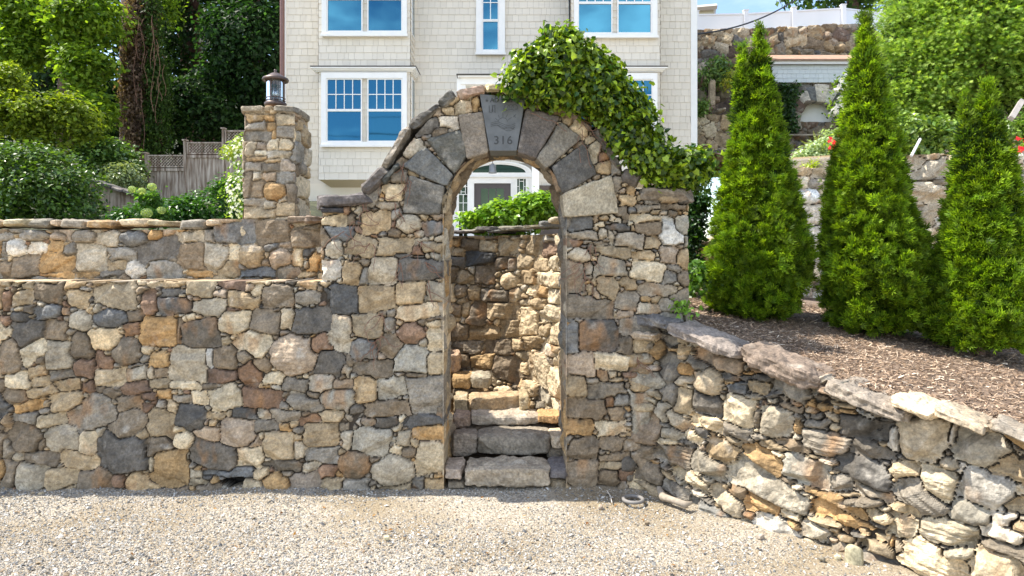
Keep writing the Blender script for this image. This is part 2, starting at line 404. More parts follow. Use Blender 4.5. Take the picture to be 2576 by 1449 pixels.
# ------------------------------------------------------------------ single hewn stones
def rock(P8, n=22, rnd=7, amp=.012, col='g', seed=0, strata=None, chips=5, chipd=.12, squash=1.0, sample=0):
    """P8[x][y][z] corners ((x0,y0,z0) first, z fastest) -> verts, faces, colours of a rough block"""
    rng = np.random.default_rng(seed); P = np.asarray(P8, float).reshape(2, 2, 2, 3)
    L = np.array([np.linalg.norm(P[1, 0, 0] - P[0, 0, 0]), np.linalg.norm(P[0, 1, 0] - P[0, 0, 0]), np.linalg.norm(P[0, 0, 1] - P[0, 0, 0])]) + 1e-6
    nn = np.clip((L / L.max() * n).astype(int), 5, n)
    vs = []; fs = []; cnt = 0
    for ax in range(3):
        b, c = [(1, 2), (2, 0), (0, 1)][ax]
        tb = np.linspace(-1, 1, nn[b] + 1); t_ = np.linspace(-1, 1, nn[c] + 1)
        B, Cc = np.meshgrid(tb, t_, indexing='ij')
        for sg in (-1, 1):
            q = np.zeros(B.shape + (3,)); q[..., ax] = sg; q[..., b] = B; q[..., c] = Cc
            ii = np.arange(B.size).reshape(B.shape) + cnt; cnt += B.size
            f = np.stack([ii[:-1, :-1], ii[1:, :-1], ii[1:, 1:], ii[:-1, 1:]], -1).reshape(-1, 4)
            fs.append(f if sg > 0 else f[:, ::-1]); vs.append(q.reshape(-1, 3))
    q = np.concatenate(vs); fs = np.concatenate(fs)
    key = np.round(q * 1e5).astype(np.int64); _, fi, inv = np.unique(key, axis=0, return_index=True, return_inverse=True)
    q = q[fi]; fs = inv.reshape(-1)[fs]
    nrm = (np.abs(q) ** rnd).sum(1) ** (1 / rnd); q = q / nrm[:, None]
    for k in range(chips):
        d = rng.normal(size=3) * np.array([1, 1, 1.]); d[np.argmin(np.abs(d))] *= .3; d /= np.linalg.norm(d)
        m = (q @ d).max(); off = m - chipd * rng.uniform(.4, 1.6); over = np.clip(q @ d - off, 0, None); q = q - over[:, None] * d * .9
    t = (q + 1) / 2; V = 0
    for a in (0, 1):
        for b in (0, 1):
            for c in (0, 1):
                w = (t[:, 0] if a else 1 - t[:, 0]) * (t[:, 1] if b else 1 - t[:, 1]) * (t[:, 2] if c else 1 - t[:, 2])
                V = V + w[:, None] * P[a, b, c]
    cen = P.reshape(-1, 3).mean(0); of = seed * 3.17
    dirn = q * np.array([1 / L[0], 1 / L[1], 1 / L[2]]); dirn = q ** 3; dirn /= np.linalg.norm(dirn, axis=1)[:, None] + 1e-9
    ex, ey, ez = [(P[1] - P[0]).reshape(-1, 3).mean(0), (P[:, 1] - P[:, 0]).reshape(-1, 3).mean(0), (P[:, :, 1] - P[:, :, 0]).reshape(-1, 3).mean(0)]
    E = np.stack([v / np.linalg.norm(v) for v in (ex, ey, ez)]); D = dirn @ E
    loc = (V - cen) @ E.T
    d = amp * (fbm(loc[:, 0] * 9 + of, loc[:, 1] * 9, loc[:, 2] * 9, 3, seed) + .9 * np.abs(fbm(loc[:, 0] * 17 + of, loc[:, 1] * 17, loc[:, 2] * 17, 3, seed + 3)) - .3)
    st = fbm(loc[:, 0] * 4 + of, loc[:, 1] * 4, loc[:, 2] * 60, 3, seed + 7)
    if strata: d = d + strata * st
    V = V + D * d[:, None]
    base = np.array(PAL[col]) * rng.uniform(.88, 1.12) * (1 + rng.normal(0, .03, 3))
    C = base * (1 + .48 * fbm(loc[:, 0] * 14 + of, loc[:, 1] * 14, loc[:, 2] * 14, 4, seed + 1))[:, None]
    if strata: C = C * (1 + .28 * st)[:, None]
    ps = np.clip(fbm(loc[:, 0] * 8, loc[:, 1] * 8 + of, loc[:, 2] * 8, 3, seed + 9) * 3 - .8, 0, 1)[:, None] * .45
    C = C * (1 - ps) + np.array([.5, .45, .37]) * ps
    sp = hash3(np.arange(len(V)), np.zeros(len(V)), np.zeros(len(V)), seed)[:, None]
    return V, fs, np.clip(C * (.80 + .40 * sp), .01, .8)

def rock_obj(name, P8, parent=None, smooth=False, **kw):
    V, f, C = rock(P8, **kw); o = put(name, mesh_np(name, V, f, C, smooth, [STONE]))
    if parent is not None: child(o, parent)
    return o

def slab8(c, hx, hy, hz, yaw=0, pitch=0, roll=0, taper=0):
    """corner array of a box: x along its length, pitch = slope of x downwards"""
    R = (Matrix.Rotation(yaw, 3, 'Z') @ Matrix.Rotation(pitch, 3, 'Y') @ Matrix.Rotation(roll, 3, 'X'))
    R = np.array(R); P = []
    for a in (-1, 1):
        for b in (-1, 1):
            for d in (-1, 1):
                P.append(np.asarray(c) + R @ np.array([a * hx * (1 - taper * (d > 0)), b * hy, d * hz]))
    return np.array(P)

def quad8(px, y0, y1, back=None):
    """block whose front is the picture quad px (bl, tl, br, tr as (u,v)) at depth y0, carried straight back to y1"""
    fr = [W(u, v, y0) for u, v in px]; P = np.zeros((2, 2, 2, 3))
    for i, (a, c) in enumerate(((0, 0), (0, 1), (1, 0), (1, 1))):
        P[a, 0, c] = fr[i]; b = fr[i].copy(); b[1] = y1; P[a, 1, c] = b
    return P

# ------------------------------------------------------------------ foliage
def leaves(P, N, T, size, col, shape='heart', mat=None):
    """P,N,T (n,3): place, face normal, tip direction"""
    n = len(P); N = N / (np.linalg.norm(N, axis=1)[:, None] + 1e-9)
    T = T - (T * N).sum(1)[:, None] * N; T /= np.linalg.norm(T, axis=1)[:, None] + 1e-9; B = np.cross(N, T)
    if shape == 'heart':
        tv = np.array([(0, 0, 0), (.40, -.10, .05), (.48, .38, .10), (0, 1.0, -.10), (-.48, .38, .10), (-.40, -.10, .05), (0, .42, 0)])
        tf = np.array([(0, 1, 6), (1, 2, 6), (2, 3, 6), (3, 4, 6), (4, 5, 6), (5, 0, 6)])
    elif shape == 'leaf':
        tv = np.array([(0, 0, 0), (.33, .4, .08), (0, 1.0, -.05), (-.33, .4, .08)]); tf = np.array([(0, 1, 2), (0, 2, 3)])
    elif shape == 'spray':   # flat fan of scale foliage
        tv = [(0, 0, 0)]; tf = []
        for k, a in enumerate((-58, -30, -6, 20, 46)):
            a = radians(a); l = (.62, .85, 1.0, .88, .6)[k]; w = .085
            d = np.array([sin(a), cos(a), .12 * (-1) ** k]); s_ = np.array([cos(a), -sin(a), 0])
            b = len(tv); m = d * l * .55; tv += [tuple(m + s_ * w), tuple(d * l), tuple(m - s_ * w)]; tf += [(0, b, b + 1), (0, b + 1, b + 2)]
        tv = np.array(tv); tf = np.array(tf)
    elif shape == 'blade':
        tv = np.array([(-.03, 0, 0), (.03, 0, 0), (.0, 1.0, .0), (.025, .5, .03), (-.025, .5, .03)]); tf = np.array([(0, 1, 3), (0, 3, 4), (4, 3, 2)])
    size = np.asarray(size) * np.ones(n)
    V = P[:, None] + size[:, None, None] * (tv[None, :, :1] * B[:, None] + tv[None, :, 1:2] * T[:, None] + tv[None, :, 2:] * N[:, None])
    Fc = (np.arange(n)[:, None, None] * len(tv) + tf[None]).reshape(-1, 3)
    C = np.repeat(col[:, None], len(tv), 1).reshape(-1, 3)
    return V.reshape(-1, 3), Fc, C

def merge(parts):
    V = []; Fc = []; C = []; n = 0
    for v, f, c in parts: V.append(v); Fc.append(f + n); C.append(c); n += len(v)
    return np.concatenate(V), np.concatenate(Fc), np.concatenate(C)

def leaf_cols(rng, n, a, b, var=.15, bias=1.0):
    t = rng.random(n)[:, None] ** bias; return np.clip((np.array(a) * (1 - t) + np.array(b) * t) * (1 + rng.normal(0, var, (n, 1))), .004, .8)

def poly_cloud(rng, poly, Y, thick, n, shell=.55, clump=9.0):
    """points in a bulging mass whose front outline is the picture polygon at depth Y"""
    P = np.array([W(u, v, Y)[[0, 2]] for u, v in poly]); lo, hi = P.min(0), P.max(0)
    out = []; m = 0
    while m < n:
        q = rng.uniform(lo, hi, (n * 2, 2)); q = q[inside(q[:, 0], q[:, 1], P)]; out.append(q); m += len(q)
    q = np.concatenate(out)[:n]; d = np.full(n, 9.9); g = np.zeros((n, 2))
    for i in range(len(P)):
        a, b = P[i], P[(i + 1) % len(P)]; t = np.clip(((q - a) @ (b - a)) / ((b - a) @ (b - a) + 1e-9), 0, 1)
        c = a + t[:, None] * (b - a); dd = np.linalg.norm(q - c, axis=1); w = dd < d; d[w] = dd[w]; g[w] = (c - q)[w]
    x = np.clip(d / thick, 0, 1); bulge = thick * np.sqrt(1 - (1 - x) ** 2) * (1 + .35 * fbm(q[:, 0] * clump / 3, q[:, 1] * clump / 3, None, 3, int(rng.integers(999))))
    wob = int(rng.integers(999)); q = q + .30 * thick * np.stack([fbm(q[:, 0] * 3 / thick ** .5, q[:, 1] * 3 / thick ** .5, None, 3, wob), fbm(q[:, 0] * 3 / thick ** .5, q[:, 1] * 3 / thick ** .5, None, 3, wob + 9)], 1)
    r = rng.random(n) ** shell; sg = np.where(rng.random(n) < .72, -1, 1); y = Y + thick * .3 + bulge * r * sg
    gn = g / (np.linalg.norm(g, axis=1)[:, None] + 1e-9) * ((1 - x) ** 1.0)[:, None]
    N = np.stack([gn[:, 0], sg * x * 1.0, gn[:, 1]], 1) + np.array([0, 0, .45]) + rng.normal(0, .38, (n, 3))
    return np.stack([q[:, 0], y, q[:, 1]], 1), N
# ------------------------------------------------------------------ ground
Z4 = (0, 536.6, .37041); Z7 = (0, 983.8, .49997); Z5 = (805, 536.6, .39505); Z8 = (1287.9, 983.8, .5); Z6 = (1681.5, 500.9, .39505); Z2 = (769.2, 0, .43208); Z1 = (0, 0, .38263); Z3 = (1699.4, 0, .38276)
YF = 5.33
def PX(z, *xy):
    r = [(z[0] + x * z[2], z[1] + y * z[2]) for x, y in xy]; return r if len(r) > 1 else r[0]

def ground_mat():
    m, nt, p = mat_new('gravel ground'); L = nt.links.new
    g = nt.nodes.new('ShaderNodeNewGeometry')
    def noise(sc, det=5):
        n = nt.nodes.new('ShaderNodeTexNoise'); n.inputs['Scale'].default_value = sc; n.inputs['Detail'].default_value = det; L(g.outputs['Position'], n.inputs['Vector']); return n
    def ramp(f, els):
        r = nt.nodes.new('ShaderNodeValToRGB'); e = r.color_ramp.elements; e[0].position, e[0].color = els[0][0], (*els[0][1], 1); e[1].position, e[1].color = els[-1][0], (*els[-1][1], 1)
        for q, c in els[1:-1]: k = e.new(q); k.color = (*c, 1)
        L(f, r.inputs['Fac']); return r
    v = nt.nodes.new('ShaderNodeTexVoronoi'); v.inputs['Scale'].default_value = 85; L(g.outputs['Position'], v.inputs['Vector'])
    sep = nt.nodes.new('ShaderNodeSeparateColor'); L(v.outputs['Color'], sep.inputs[0])
    peb = ramp(sep.outputs[0], [(0, (.12, .12, .12)), (.3, (.30, .27, .23)), (.6, (.44, .40, .33)), (1, (.66, .62, .55))])
    dirt = ramp(noise(60, 7).outputs['Fac'], [(.3, (.16, .125, .08)), (.7, (.33, .27, .18))])
    f = ramp(noise(1.1, 4).outputs['Fac'], [(.42, (1, 1, 1)), (.6, (0, 0, 0))])
    mx = nt.nodes.new('ShaderNodeMixRGB'); L(f.outputs[0], mx.inputs[0]); L(dirt.outputs[0], mx.inputs[1]); L(peb.outputs[0], mx.inputs[2])
    mx2 = nt.nodes.new('ShaderNodeMixRGB'); mx2.inputs[0].default_value = .45; L(mx.outputs[0], mx2.inputs[1]); L(dirt.outputs[0], mx2.inputs[2]); L(mx2.outputs[0], p.inputs['Base Color'])
    b = nt.nodes.new('ShaderNodeBump'); b.inputs['Distance'].default_value = .006; L(v.outputs['Distance'], b.inputs['Height']); b.invert = True; L(b.outputs['Normal'], p.inputs['Normal'])
    p.inputs['Roughness'].default_value = .9
    return m
GROUND = ground_mat()
def gz(x, y):
    """height of the gravel: a slight berm of dirt at the foot of the walls"""
    d = np.clip((y - 4.9) / .45, 0, 1)
    return .012 * fbm(x * 2.2, y * 2.2, None, 3, 5) + .030 * d ** 2 * (1 + 1.3 * fbm(x * 3, y * 3, None, 3, 8)) + np.clip(x - .9, 0, 2) ** 2 * 0.0

def build_ground():
    xs = np.r_[-300, -60, -20, np.linspace(-6, 6, 240), 20, 60, 300]; ys = np.r_[-200, -40, -8, 0, np.linspace(2.2, 5.7, 90), 30, 100, 400]
    X, Y = np.meshgrid(xs, ys); Z = np.where((abs(X) < 7) & (Y > 1) & (Y < 6), gz(X, Y), 0)
    V = np.stack([X, Y, Z], -1).reshape(-1, 3); i = np.arange(len(V)).reshape(X.shape)
    q = np.stack([i[:-1, :-1], i[:-1, 1:], i[1:, 1:], i[1:, :-1]], -1).reshape(-1, 4)
    tag(put('ground', mesh_np('ground', V, q, None, True, [GROUND])), kind='structure')
build_ground()

R1P = Path([(.86, 5.34), (1.02, 5.29), (1.18, 5.17), (1.36, 4.97), (1.56, 4.77), (1.83, 4.49), (2.11, 4.2), (2.33, 3.96), (2.75, 3.57), (3.3, 3.12), (4.0, 2.65)], smooth=.22)

def wall_front(x):   # y of the wall foot at x
    return np.where(x < .95, YF, np.interp(x, R1P.x, R1P.y))

def pebbles():
    rng = np.random.default_rng(4); n = 115000
    Y = rng.uniform(3.7, 5.36, n * 2) ; X = rng.uniform(-4.8, 4.6, n * 2) * Y / 4.2
    keep = (Y < wall_front(X) + .02); X, Y = X[keep][:n], Y[keep][:n]
    # loose gravel lies thick on the left and in the middle, thin over trodden dirt to the right
    dens = .54 + 1.1 * fbm(X * 1.0, Y * 1.6, None, 3, 21) - .14 * np.clip(X, -3, 2) - .45 * np.clip((Y - 4.9) / .3, 0, 1) * np.clip(X + 1.2, 0, 1) + .35 * (np.abs(Y - 5.22) < .1)
    k = rng.random(len(X)) < np.clip(dens, .16, 1); X, Y = X[k], Y[k]; n = len(X)
    r = .0056 * np.exp(rng.normal(0, .42, n)); r = np.clip(r, .003, .022)
    base = np.array([(1, 0, 0), (0, 1, 0), (-1, 0, 0), (0, -1, 0), (0, 0, .75), (0, 0, -.7)], float)
    tf = np.array([(0, 1, 4), (1, 2, 4), (2, 3, 4), (3, 0, 4), (1, 0, 5), (2, 1, 5), (3, 2, 5), (0, 3, 5)])
    V = base[None] * rng.uniform(.6, 1.25, (n, 6, 1)); a = rng.uniform(0, 2 * pi, n); c, s = np.cos(a)[:, None], np.sin(a)[:, None]
    V = V * np.stack([np.ones(n), rng.uniform(.5, .95, n), rng.uniform(.5, .9, n)], 1)[:, None]
    tx = rng.normal(0, .5, (n, 1)); V[:, :, 2] += V[:, :, 0] * tx
    V = np.stack([V[:, :, 0] * c - V[:, :, 1] * s, V[:, :, 0] * s + V[:, :, 1] * c, V[:, :, 2]], -1) * r[:, None, None]
    V += np.stack([X, Y, gz(X, Y) + r * .25], 1)[:, None]
    pal = np.array([(.62, .585, .52), (.50, .445, .37), (.34, .31, .26), (.24, .235, .22), (.15, .15, .15), (.44, .34, .22), (.62, .59, .53), (.38, .28, .18)])
    C = .80 * np.array([.98, 1, 1.03]) * pal[rng.choice(8, n, p=[.17, .17, .17, .15, .09, .1, .1, .05])] * rng.uniform(.85, 1.15, (n, 1))
    me = mesh_np('gravel', V.reshape(-1, 3), (np.arange(n)[:, None, None] * 6 + tf).reshape(-1, 3), np.repeat(C, 6, 0), False, [VCOL])
    tag(put('gravel', me), 'loose pale grey and tan gravel spread over the ground before the walls', 'gravel', kind='stuff')
pebbles()

# ------------------------------------------------------------------ the retaining wall and the arch: one face of rubble
T_L1 = '''20 480 60 50 t;130 485 175 50 t;325 540 215 155 0 n;505 485 150 50 t;770 555 290 185 0 c;520 580 150 125 0 t;995 475 180 50 c;1000 605 100 160 -3 r;1175 475 150 50 t;1165 540 180 50 G;
1350 510 190 125 t;1175 630 220 120 3 G;1565 485 200 65 m;1750 470 170 45 T;1480 550 100 50 p;1650 595 215 125 t;1415 640 230 130 c;1875 565 225 160 n;2090 575 170 95 g;1895 460 100 30 p;2070 480 150 55 T;2200 570 65 110 r;
30 600 60 140 r;140 580 130 105 t;310 670 190 90 b;180 655 70 65 n;115 710 130 80 10 G;430 665 60 60 p;590 665 30 60 T;540 735 170 150 15 cr;735 715 255 130 0 Gr;910 695 110 85 n;20 760 70 120 r;175 810 220 160 -15 G;365 795 165 140 n;885 790 110 90 -10 r;
1065 805 275 220 5 o;1210 800 35 180 n;1355 820 260 215 G;1290 700 60 45 T;1580 660 100 30 r;1580 745 210 165 T;1800 735 200 160 n;1765 635 40 45 k;1950 720 110 150 15 c;2110 730 240 190 3 G;1525 870 60 60 t;1700 880 240 170 25 T;2000 960 340 290 0 pr;
2165 900 180 140 -30 r;2070 840 50 50 G;20 825 60 60 c;700 860 215 150 -10 T;540 910 160 190 15 n;50 970 150 260 n;225 935 210 120 -30 T;395 960 190 200 c;855 940 215 200 0 nr;690 1010 150 120 20 r;570 1045 150 150 20 r;990 935 90 70 15 T;1070 990 135 120 o;930 1030 160 25 -10 g;
1265 1020 260 255 5 c;1405 985 60 140 w;1525 985 180 160 n;1655 965 110 110 45 g;1775 1045 110 120 -30 n;1700 1095 170 160 35 r;1500 1110 240 95 m;2230 1020 200 180 10 G;1855 1120 140 95 T;1995 1170 200 90 g;2175 1155 175 130 c;240 1080 150 80 -5 t;105 1140 160 130 T;260 1150 140 90 -5 t;
410 1100 180 70 -3 g;445 1170 190 80 3 t;735 1120 210 130 -10 c;920 1100 150 110 -15 c;1010 1080 40 100 c;1085 1090 80 70 n;910 1185 190 100 -20 r;1070 1160 150 75 t;1245 1170 220 70 T;1410 1175 110 60 n;585 1190 110 80 m;85 1245 175 110 n;275 1215 200 70 -3 t;430 1285 240 130 -8 t;
720 1225 180 75 5 n;995 1245 110 55 m;1110 1230 110 70 o;1225 1265 130 60 g;1525 1265 240 180 -8 T;1775 1260 260 140 8 m;1350 1255 110 100 T;2065 1290 260 110 20 g;2120 1240 80 60 n;185 1315 195 75 -3 o;290 1350 80 35 g;870 1295 170 110 -10 n;1090 1300 80 50 g;990 1325 80 60 m;1155 1320 80 110 t'''
T_L1b = '''250 145 150 70 -8 t;110 135 140 50 g;450 115 240 170 -25 g;640 165 200 140 -35 n;800 165 140 145 10 t;950 140 150 130 10 G;1085 130 100 45 t;1230 115 130 65 5 k;1425 125 160 65 3 g;1560 150 130 55 -10 r;1765 160 100 80 g;25 160 60 110 n;
110 240 180 150 10 n;30 290 60 100 g;195 275 55 60 n;310 245 170 130 c;435 265 95 140 15 T;495 215 45 65 c;605 320 265 185 G;395 360 190 100 15 t;200 345 170 75 5 n;75 340 60 45 c;35 425 85 150 10 n;145 440 150 150 10 c;300 445 180 110 t;470 455 180 130 n;370 485 30 40 T;
560 400 60 25 T;595 455 75 80 0 rr;700 480 150 120 35 t;795 520 80 60 g;760 380 40 90 15 T;785 275 140 100 -10 n;850 400 190 200 10 o;935 335 45 70 c;920 255 130 90 0 Tr;900 515 100 70 n;1070 330 270 150 15 G;975 420 60 45 c;1150 415 270 50 -3 b;985 465 100 40 t;
1045 505 130 70 n;1155 520 90 45 n;1160 465 130 45 h;1270 500 120 110 5 t;1390 480 160 140 0 or;1525 485 160 145 p;1440 425 60 40 n;1415 380 220 50 3 n;1245 340 160 110 5 T;1035 220 140 80 p;1195 210 180 150 p;1330 175 120 65 g;1435 185 55 35 o;1395 275 165 130 10 t;
1275 262 70 50 -20 p;1610 220 190 140 t;1505 300 60 90 c;1610 325 180 90 3 g;1745 250 55 95 c;1870 255 190 140 8 c;1645 415 100 75 r;1780 375 165 145 0 nr;1670 480 115 100 15 t;1790 500 150 110 g;1885 520 40 60 m;1885 350 70 30 n;1975 405 230 165 -5 cr;1990 520 170 80 -5 t;
2030 240 80 75 c;2160 345 140 170 T;2100 480 60 90 g;2180 490 90 90 t;2150 215 160 75 o'''
T_A = '''80 45 160 75 T;200 40 50 80 n;350 60 190 145 t;560 65 165 120 0 cr;720 90 145 95 b;800 90 60 110 o;120 130 210 95 b;80 225 120 110 c;265 215 190 140 15 t;480 210 235 115 t;620 130 60 40 c;640 175 100 35 c;730 215 170 70 t;560 275 190 35 G;60 365 140 130 w;200 380 125 150 10 t;275 400 60 110 g;
395 370 190 170 -3 c;645 355 295 140 G;40 450 90 35 t;150 550 180 180 G;350 545 240 165 t;575 505 190 150 t;740 505 120 140 c;30 530 60 110 k;640 625 325 105 -2 T;120 765 140 220 15 c;300 725 200 155 t;440 720 70 110 10 g;575 765 185 135 0 rr;725 710 110 45 T;735 805 110 150 T;
275 870 165 130 b;440 840 140 160 -35 n;575 930 210 180 c;735 960 105 140 T;330 1000 250 110 5 n;140 1090 120 60 p;280 1125 140 180 -5 t;455 1110 190 150 c;680 1165 225 270 g;615 1040 130 35 n;100 1195 220 140 15 c;410 1250 290 105 -8 n;200 1330 130 100 g;420 1335 150 65 G;650 1325 240 85 G;
1660 60 150 85 b;1785 65 70 40 T;1675 140 185 55 g;1805 130 60 70 c;1855 150 35 80 c;1905 90 160 45 G;1890 25 120 60 c;2085 30 215 50 T;2100 95 190 85 n;1980 170 180 100 5 g;2120 190 100 70 t;2240 110 130 170 w;1630 190 90 40 r;1750 185 150 30 g;1660 270 150 100 10 cr;1870 245 225 75 2 t;
2070 270 150 60 t;2230 265 130 110 p;1625 410 125 200 g;1710 350 50 80 c;1850 345 200 120 3 c;2085 365 220 125 3 T;2230 410 90 80 g;1720 485 45 70 t;1745 440 40 50 t;1835 470 150 130 20 t;1965 450 115 80 10 t;2160 490 260 80 g;1960 560 150 120 10 g;1715 600 320 140 n;1945 650 110 55 p;
2100 615 150 80 c;2220 590 120 90 g;1595 785 110 215 b;1780 785 255 215 G;1955 830 110 150 n;1655 965 190 130 p;1860 950 205 110 T;1640 1100 110 140 t;1820 1130 245 105 g;1890 1070 90 40 t;2050 980 150 90 n;2050 850 130 90 t;2040 1110 130 90 t'''
T_A8 = '''380 90 180 110 5 n;345 180 130 85 o;500 190 150 80 T;365 290 150 110 n;510 270 130 75 n;520 340 160 50 n;520 380 155 55 t;360 430 150 140 n;490 440 110 90 n;530 125 90 75 n'''
T_A2 = '''915 625 110 100 Tr;990 605 40 80 o;830 710 105 75 w;820 640 80 50 T;695 740 150 80 -20 G;620 860 150 90 -25 c;600 800 40 40 t;545 1020 110 90 g;505 1115 115 115 T;465 1195 150 50 10 g;1350 600 150 60 20 t;1440 640 150 50 20 t;1600 740 110 120 40 T;1685 870 80 140 30 T;
1735 975 90 70 t;1815 1065 70 110 20 g;1900 1100 60 70 30 t;1875 1165 100 70 t;1835 1250 100 90 n;1900 1225 60 35 b;2000 1210 150 40 g;2150 1205 140 40 5 n;2020 1180 90 25 g;790 1180 40 100 t'''
VOUS = [('G', [(570, 1237), (600, 1025), (806, 1087), (772, 1243)]), ('b', [(560, 962), (703, 858), (850, 1015), (815, 1085)]), ('G', [(705, 812), (898, 757), (935, 905), (862, 1008)]),
        ('g', [(890, 672), (1028, 652), (1058, 882), (935, 918)]), None, ('G', [(1283, 632), (1475, 682), (1340, 915), (1234, 880)]),
        ('g', [(1482, 712), (1604, 806), (1402, 976), (1345, 918)]), ('G', [(1622, 838), (1690, 1012), (1502, 1118), (1438, 966)]), ('c', [(1497, 1128), (1775, 1022), (1818, 1235), (1512, 1262)])]
KEY = [(1012, 546), (1278, 572), (1228, 878), (1070, 878)]
drop5 = lambda x, y: False
main = Path([(-7.2, YF), (1.6, YF)], sx=-7.2)
st = parse(T_L1, *Z4) + parse(T_L1b, *Z7) + parse(T_A, *Z5) + parse(T_A8, *Z8) + parse(T_A2, *Z2)
st = to_sz(st, main)
for q in [v[1] for v in VOUS if v] + [KEY]:
    P = [W(u, v, YF)[[0, 2]] for u, v in PX(Z2, *q)]; P = [tuple(p) for p in P]
    ar = sum(P[i][0] * P[(i + 1) % 4][1] - P[(i + 1) % 4][0] * P[i][1] for i in range(4))
    if ar > 0: P = P[::-1]
    c = np.mean(P, 0); st.append((c[0], c[1], .2, .2, 0, 'v', P))
ACX, ACZ, AR = -.053, 2.226, .462
def hole_(S, Z):
    o = ((S > -.53) & (S < .42) & (Z < ACZ)) | (np.hypot(S - ACX, Z - ACZ) < AR)
    n = ((S > -.60) & (S < .49) & (Z < ACZ)) | (np.hypot(S - ACX, Z - ACZ) < AR + .07)
    return ((S > -.56) & (S < .45) & (Z < ACZ)) | (np.hypot(S - ACX, Z - ACZ) < AR + .03), n
fd = field(-6.9, 1.40, -.12, 3.28, .0075, st, 11, hole=hole_, gain=1.1)
ACX, ACZ, AR = -.053, 2.226, .462                    # centre and radius of the opening's round head
OUT = PX(Z2, (385, 1120), (440, 1050), (560, 900), (640, 775), (780, 625), (870, 565), (1010, 545), (1280, 560), (1500, 645), (1650, 750), (1780, 925), (1880, 1050), (1950, 1125))
OUTL = [(806, 1300), (806, 512)] + OUT + [(1735, 500), (1731, 620), (1736, 790), (1736, 1300)]
OUTW = [tuple(W(u, v, YF)[[0, 2]]) for u, v in OUTL]
x, z = fd['SS'] + .6 * (fd['WS'] - fd['SS']), fd['ZZ'] + .6 * (fd['WZ'] - fd['ZZ'])
arch_in = inside(x, z, OUTW); x0 = fd['SS']
opening = ((np.abs(x0 - ACX) < AR) & (fd['ZZ'] < ACZ) & (x0 > -.53 + .006 * fd['ZZ']) & (x0 < .42)) | (np.hypot(x0 - ACX, fd['ZZ'] - ACZ) < AR) | ((x0 > -.53) & (x0 < .418) & (fd['ZZ'] < ACZ * .98) & (fd['ZZ'] < 2.2))
arch_in &= ~opening
dop = np.minimum(np.where(fd['ZZ'] < ACZ, np.minimum(np.abs(x0 + .53), np.abs(x0 - .42)), 9), np.where(fd['ZZ'] > ACZ - .1, np.abs(np.hypot(x0 - ACX, fd['ZZ'] - ACZ) - AR), 9))
lip = (dop < .012) & (fd['H'] < .002); fd['H'] = np.where(lip, .002 + .006 * vnoise(x0 * 40, fd['ZZ'] * 40, None, 4), fd['H'])
fd['C'] = np.where(lip[..., None], fd['CS'], fd['C'])
l1_in = (z < 1.655 + .012 * fbm(fd['SS'] * 5, fd['SS'] * 0, None, 3, 3)) & (x < -1.3)
I = fd['I']; cxs = I[np.clip(fd['ID'], 0, None), 0]; left = (cxs < -1.452) & (z < 1.655); arch_in |= (z < 1.655) & (x0 < -1.3) & (x0 > -1.75) & ~left
lk = l1_in & (left | (x0 < -1.75)); ak = arch_in & ~left
# grid cells on the joint line between the two go to the arch
g = lk.copy(); g[:, 1:] |= lk[:, :-1]; g[1:, :] |= lk[:-1, :]; g[1:, 1:] |= lk[:-1, :-1]; g &= (lk | (arch_in & (x0 < -1.2)))
wall1 = put('retaining_wall', relief_mesh('retaining_wall', fd, main.surf, g, .50))
tag(wall1, 'long low wall of mixed brown and grey rubble stones, left of the arch and rising from the gravel', 'stone wall')
arch = empty('stone_arch', (ACX, YF, 0), 'tall rubble stone archway with a carved keystone and ivy over its right shoulder', 'archway')
ab = child(put('rubble_masonry', relief_mesh('rubble_masonry', fd, main.surf, ak, .60)), arch)
# back of the arch, coarse
fb = {k: (fd[k][::8, ::8] if k in ('H', 'C', 'SS', 'ZZ') else None) for k in ('H', 'C', 'SS', 'ZZ')}
child(put('rear_masonry', relief_mesh('rear_masonry', fb, lambda s, z, h: np.stack([s, np.full_like(s, YF + .60) - h * .3, z], -1), ak[::8, ::8], 0.0)), arch)

# inside of the opening
th = np.linspace(pi, 0, 40)
rv = [(-.537, -.1), (-.537, 1.0), (-.536, 2.10), (ACX - AR - .003, ACZ)] + [(ACX + (AR + .003) * cos(a), ACZ + (AR + .003) * sin(a)) for a in th[1:-1]] + [(ACX + AR + .003, ACZ), (.426, 2.10), (.427, 1.0), (.427, -.1)]
rp = Path(rv)
frv = field(0, rp.s[-1], .0, .62, .009, [], 23, sizes=(.11, .085, .06, .04, .025), auto='tgttnncnngto', asp=(.9, 2.2), facet=1.8, relief=1.2, rotj=.5, tall=.3, mortar=(.15, .115, .08))
def srv(q, t, h):
    x, z, nx, nz = rp.at(q); k = np.clip(t / .03, 0, 1) * np.clip((.62 - t) / .03, 0, 1)
    h = h * k + .004 + .02 * fbm(q * 6, t * 5, None, 3, 9) * k
    return np.stack([x + nx * h, YF + .003 + t, z + nz * h], -1)
child(put('reveal', relief_mesh('reveal', frv, srv, np.ones(frv['H'].shape, bool), .03)), arch)

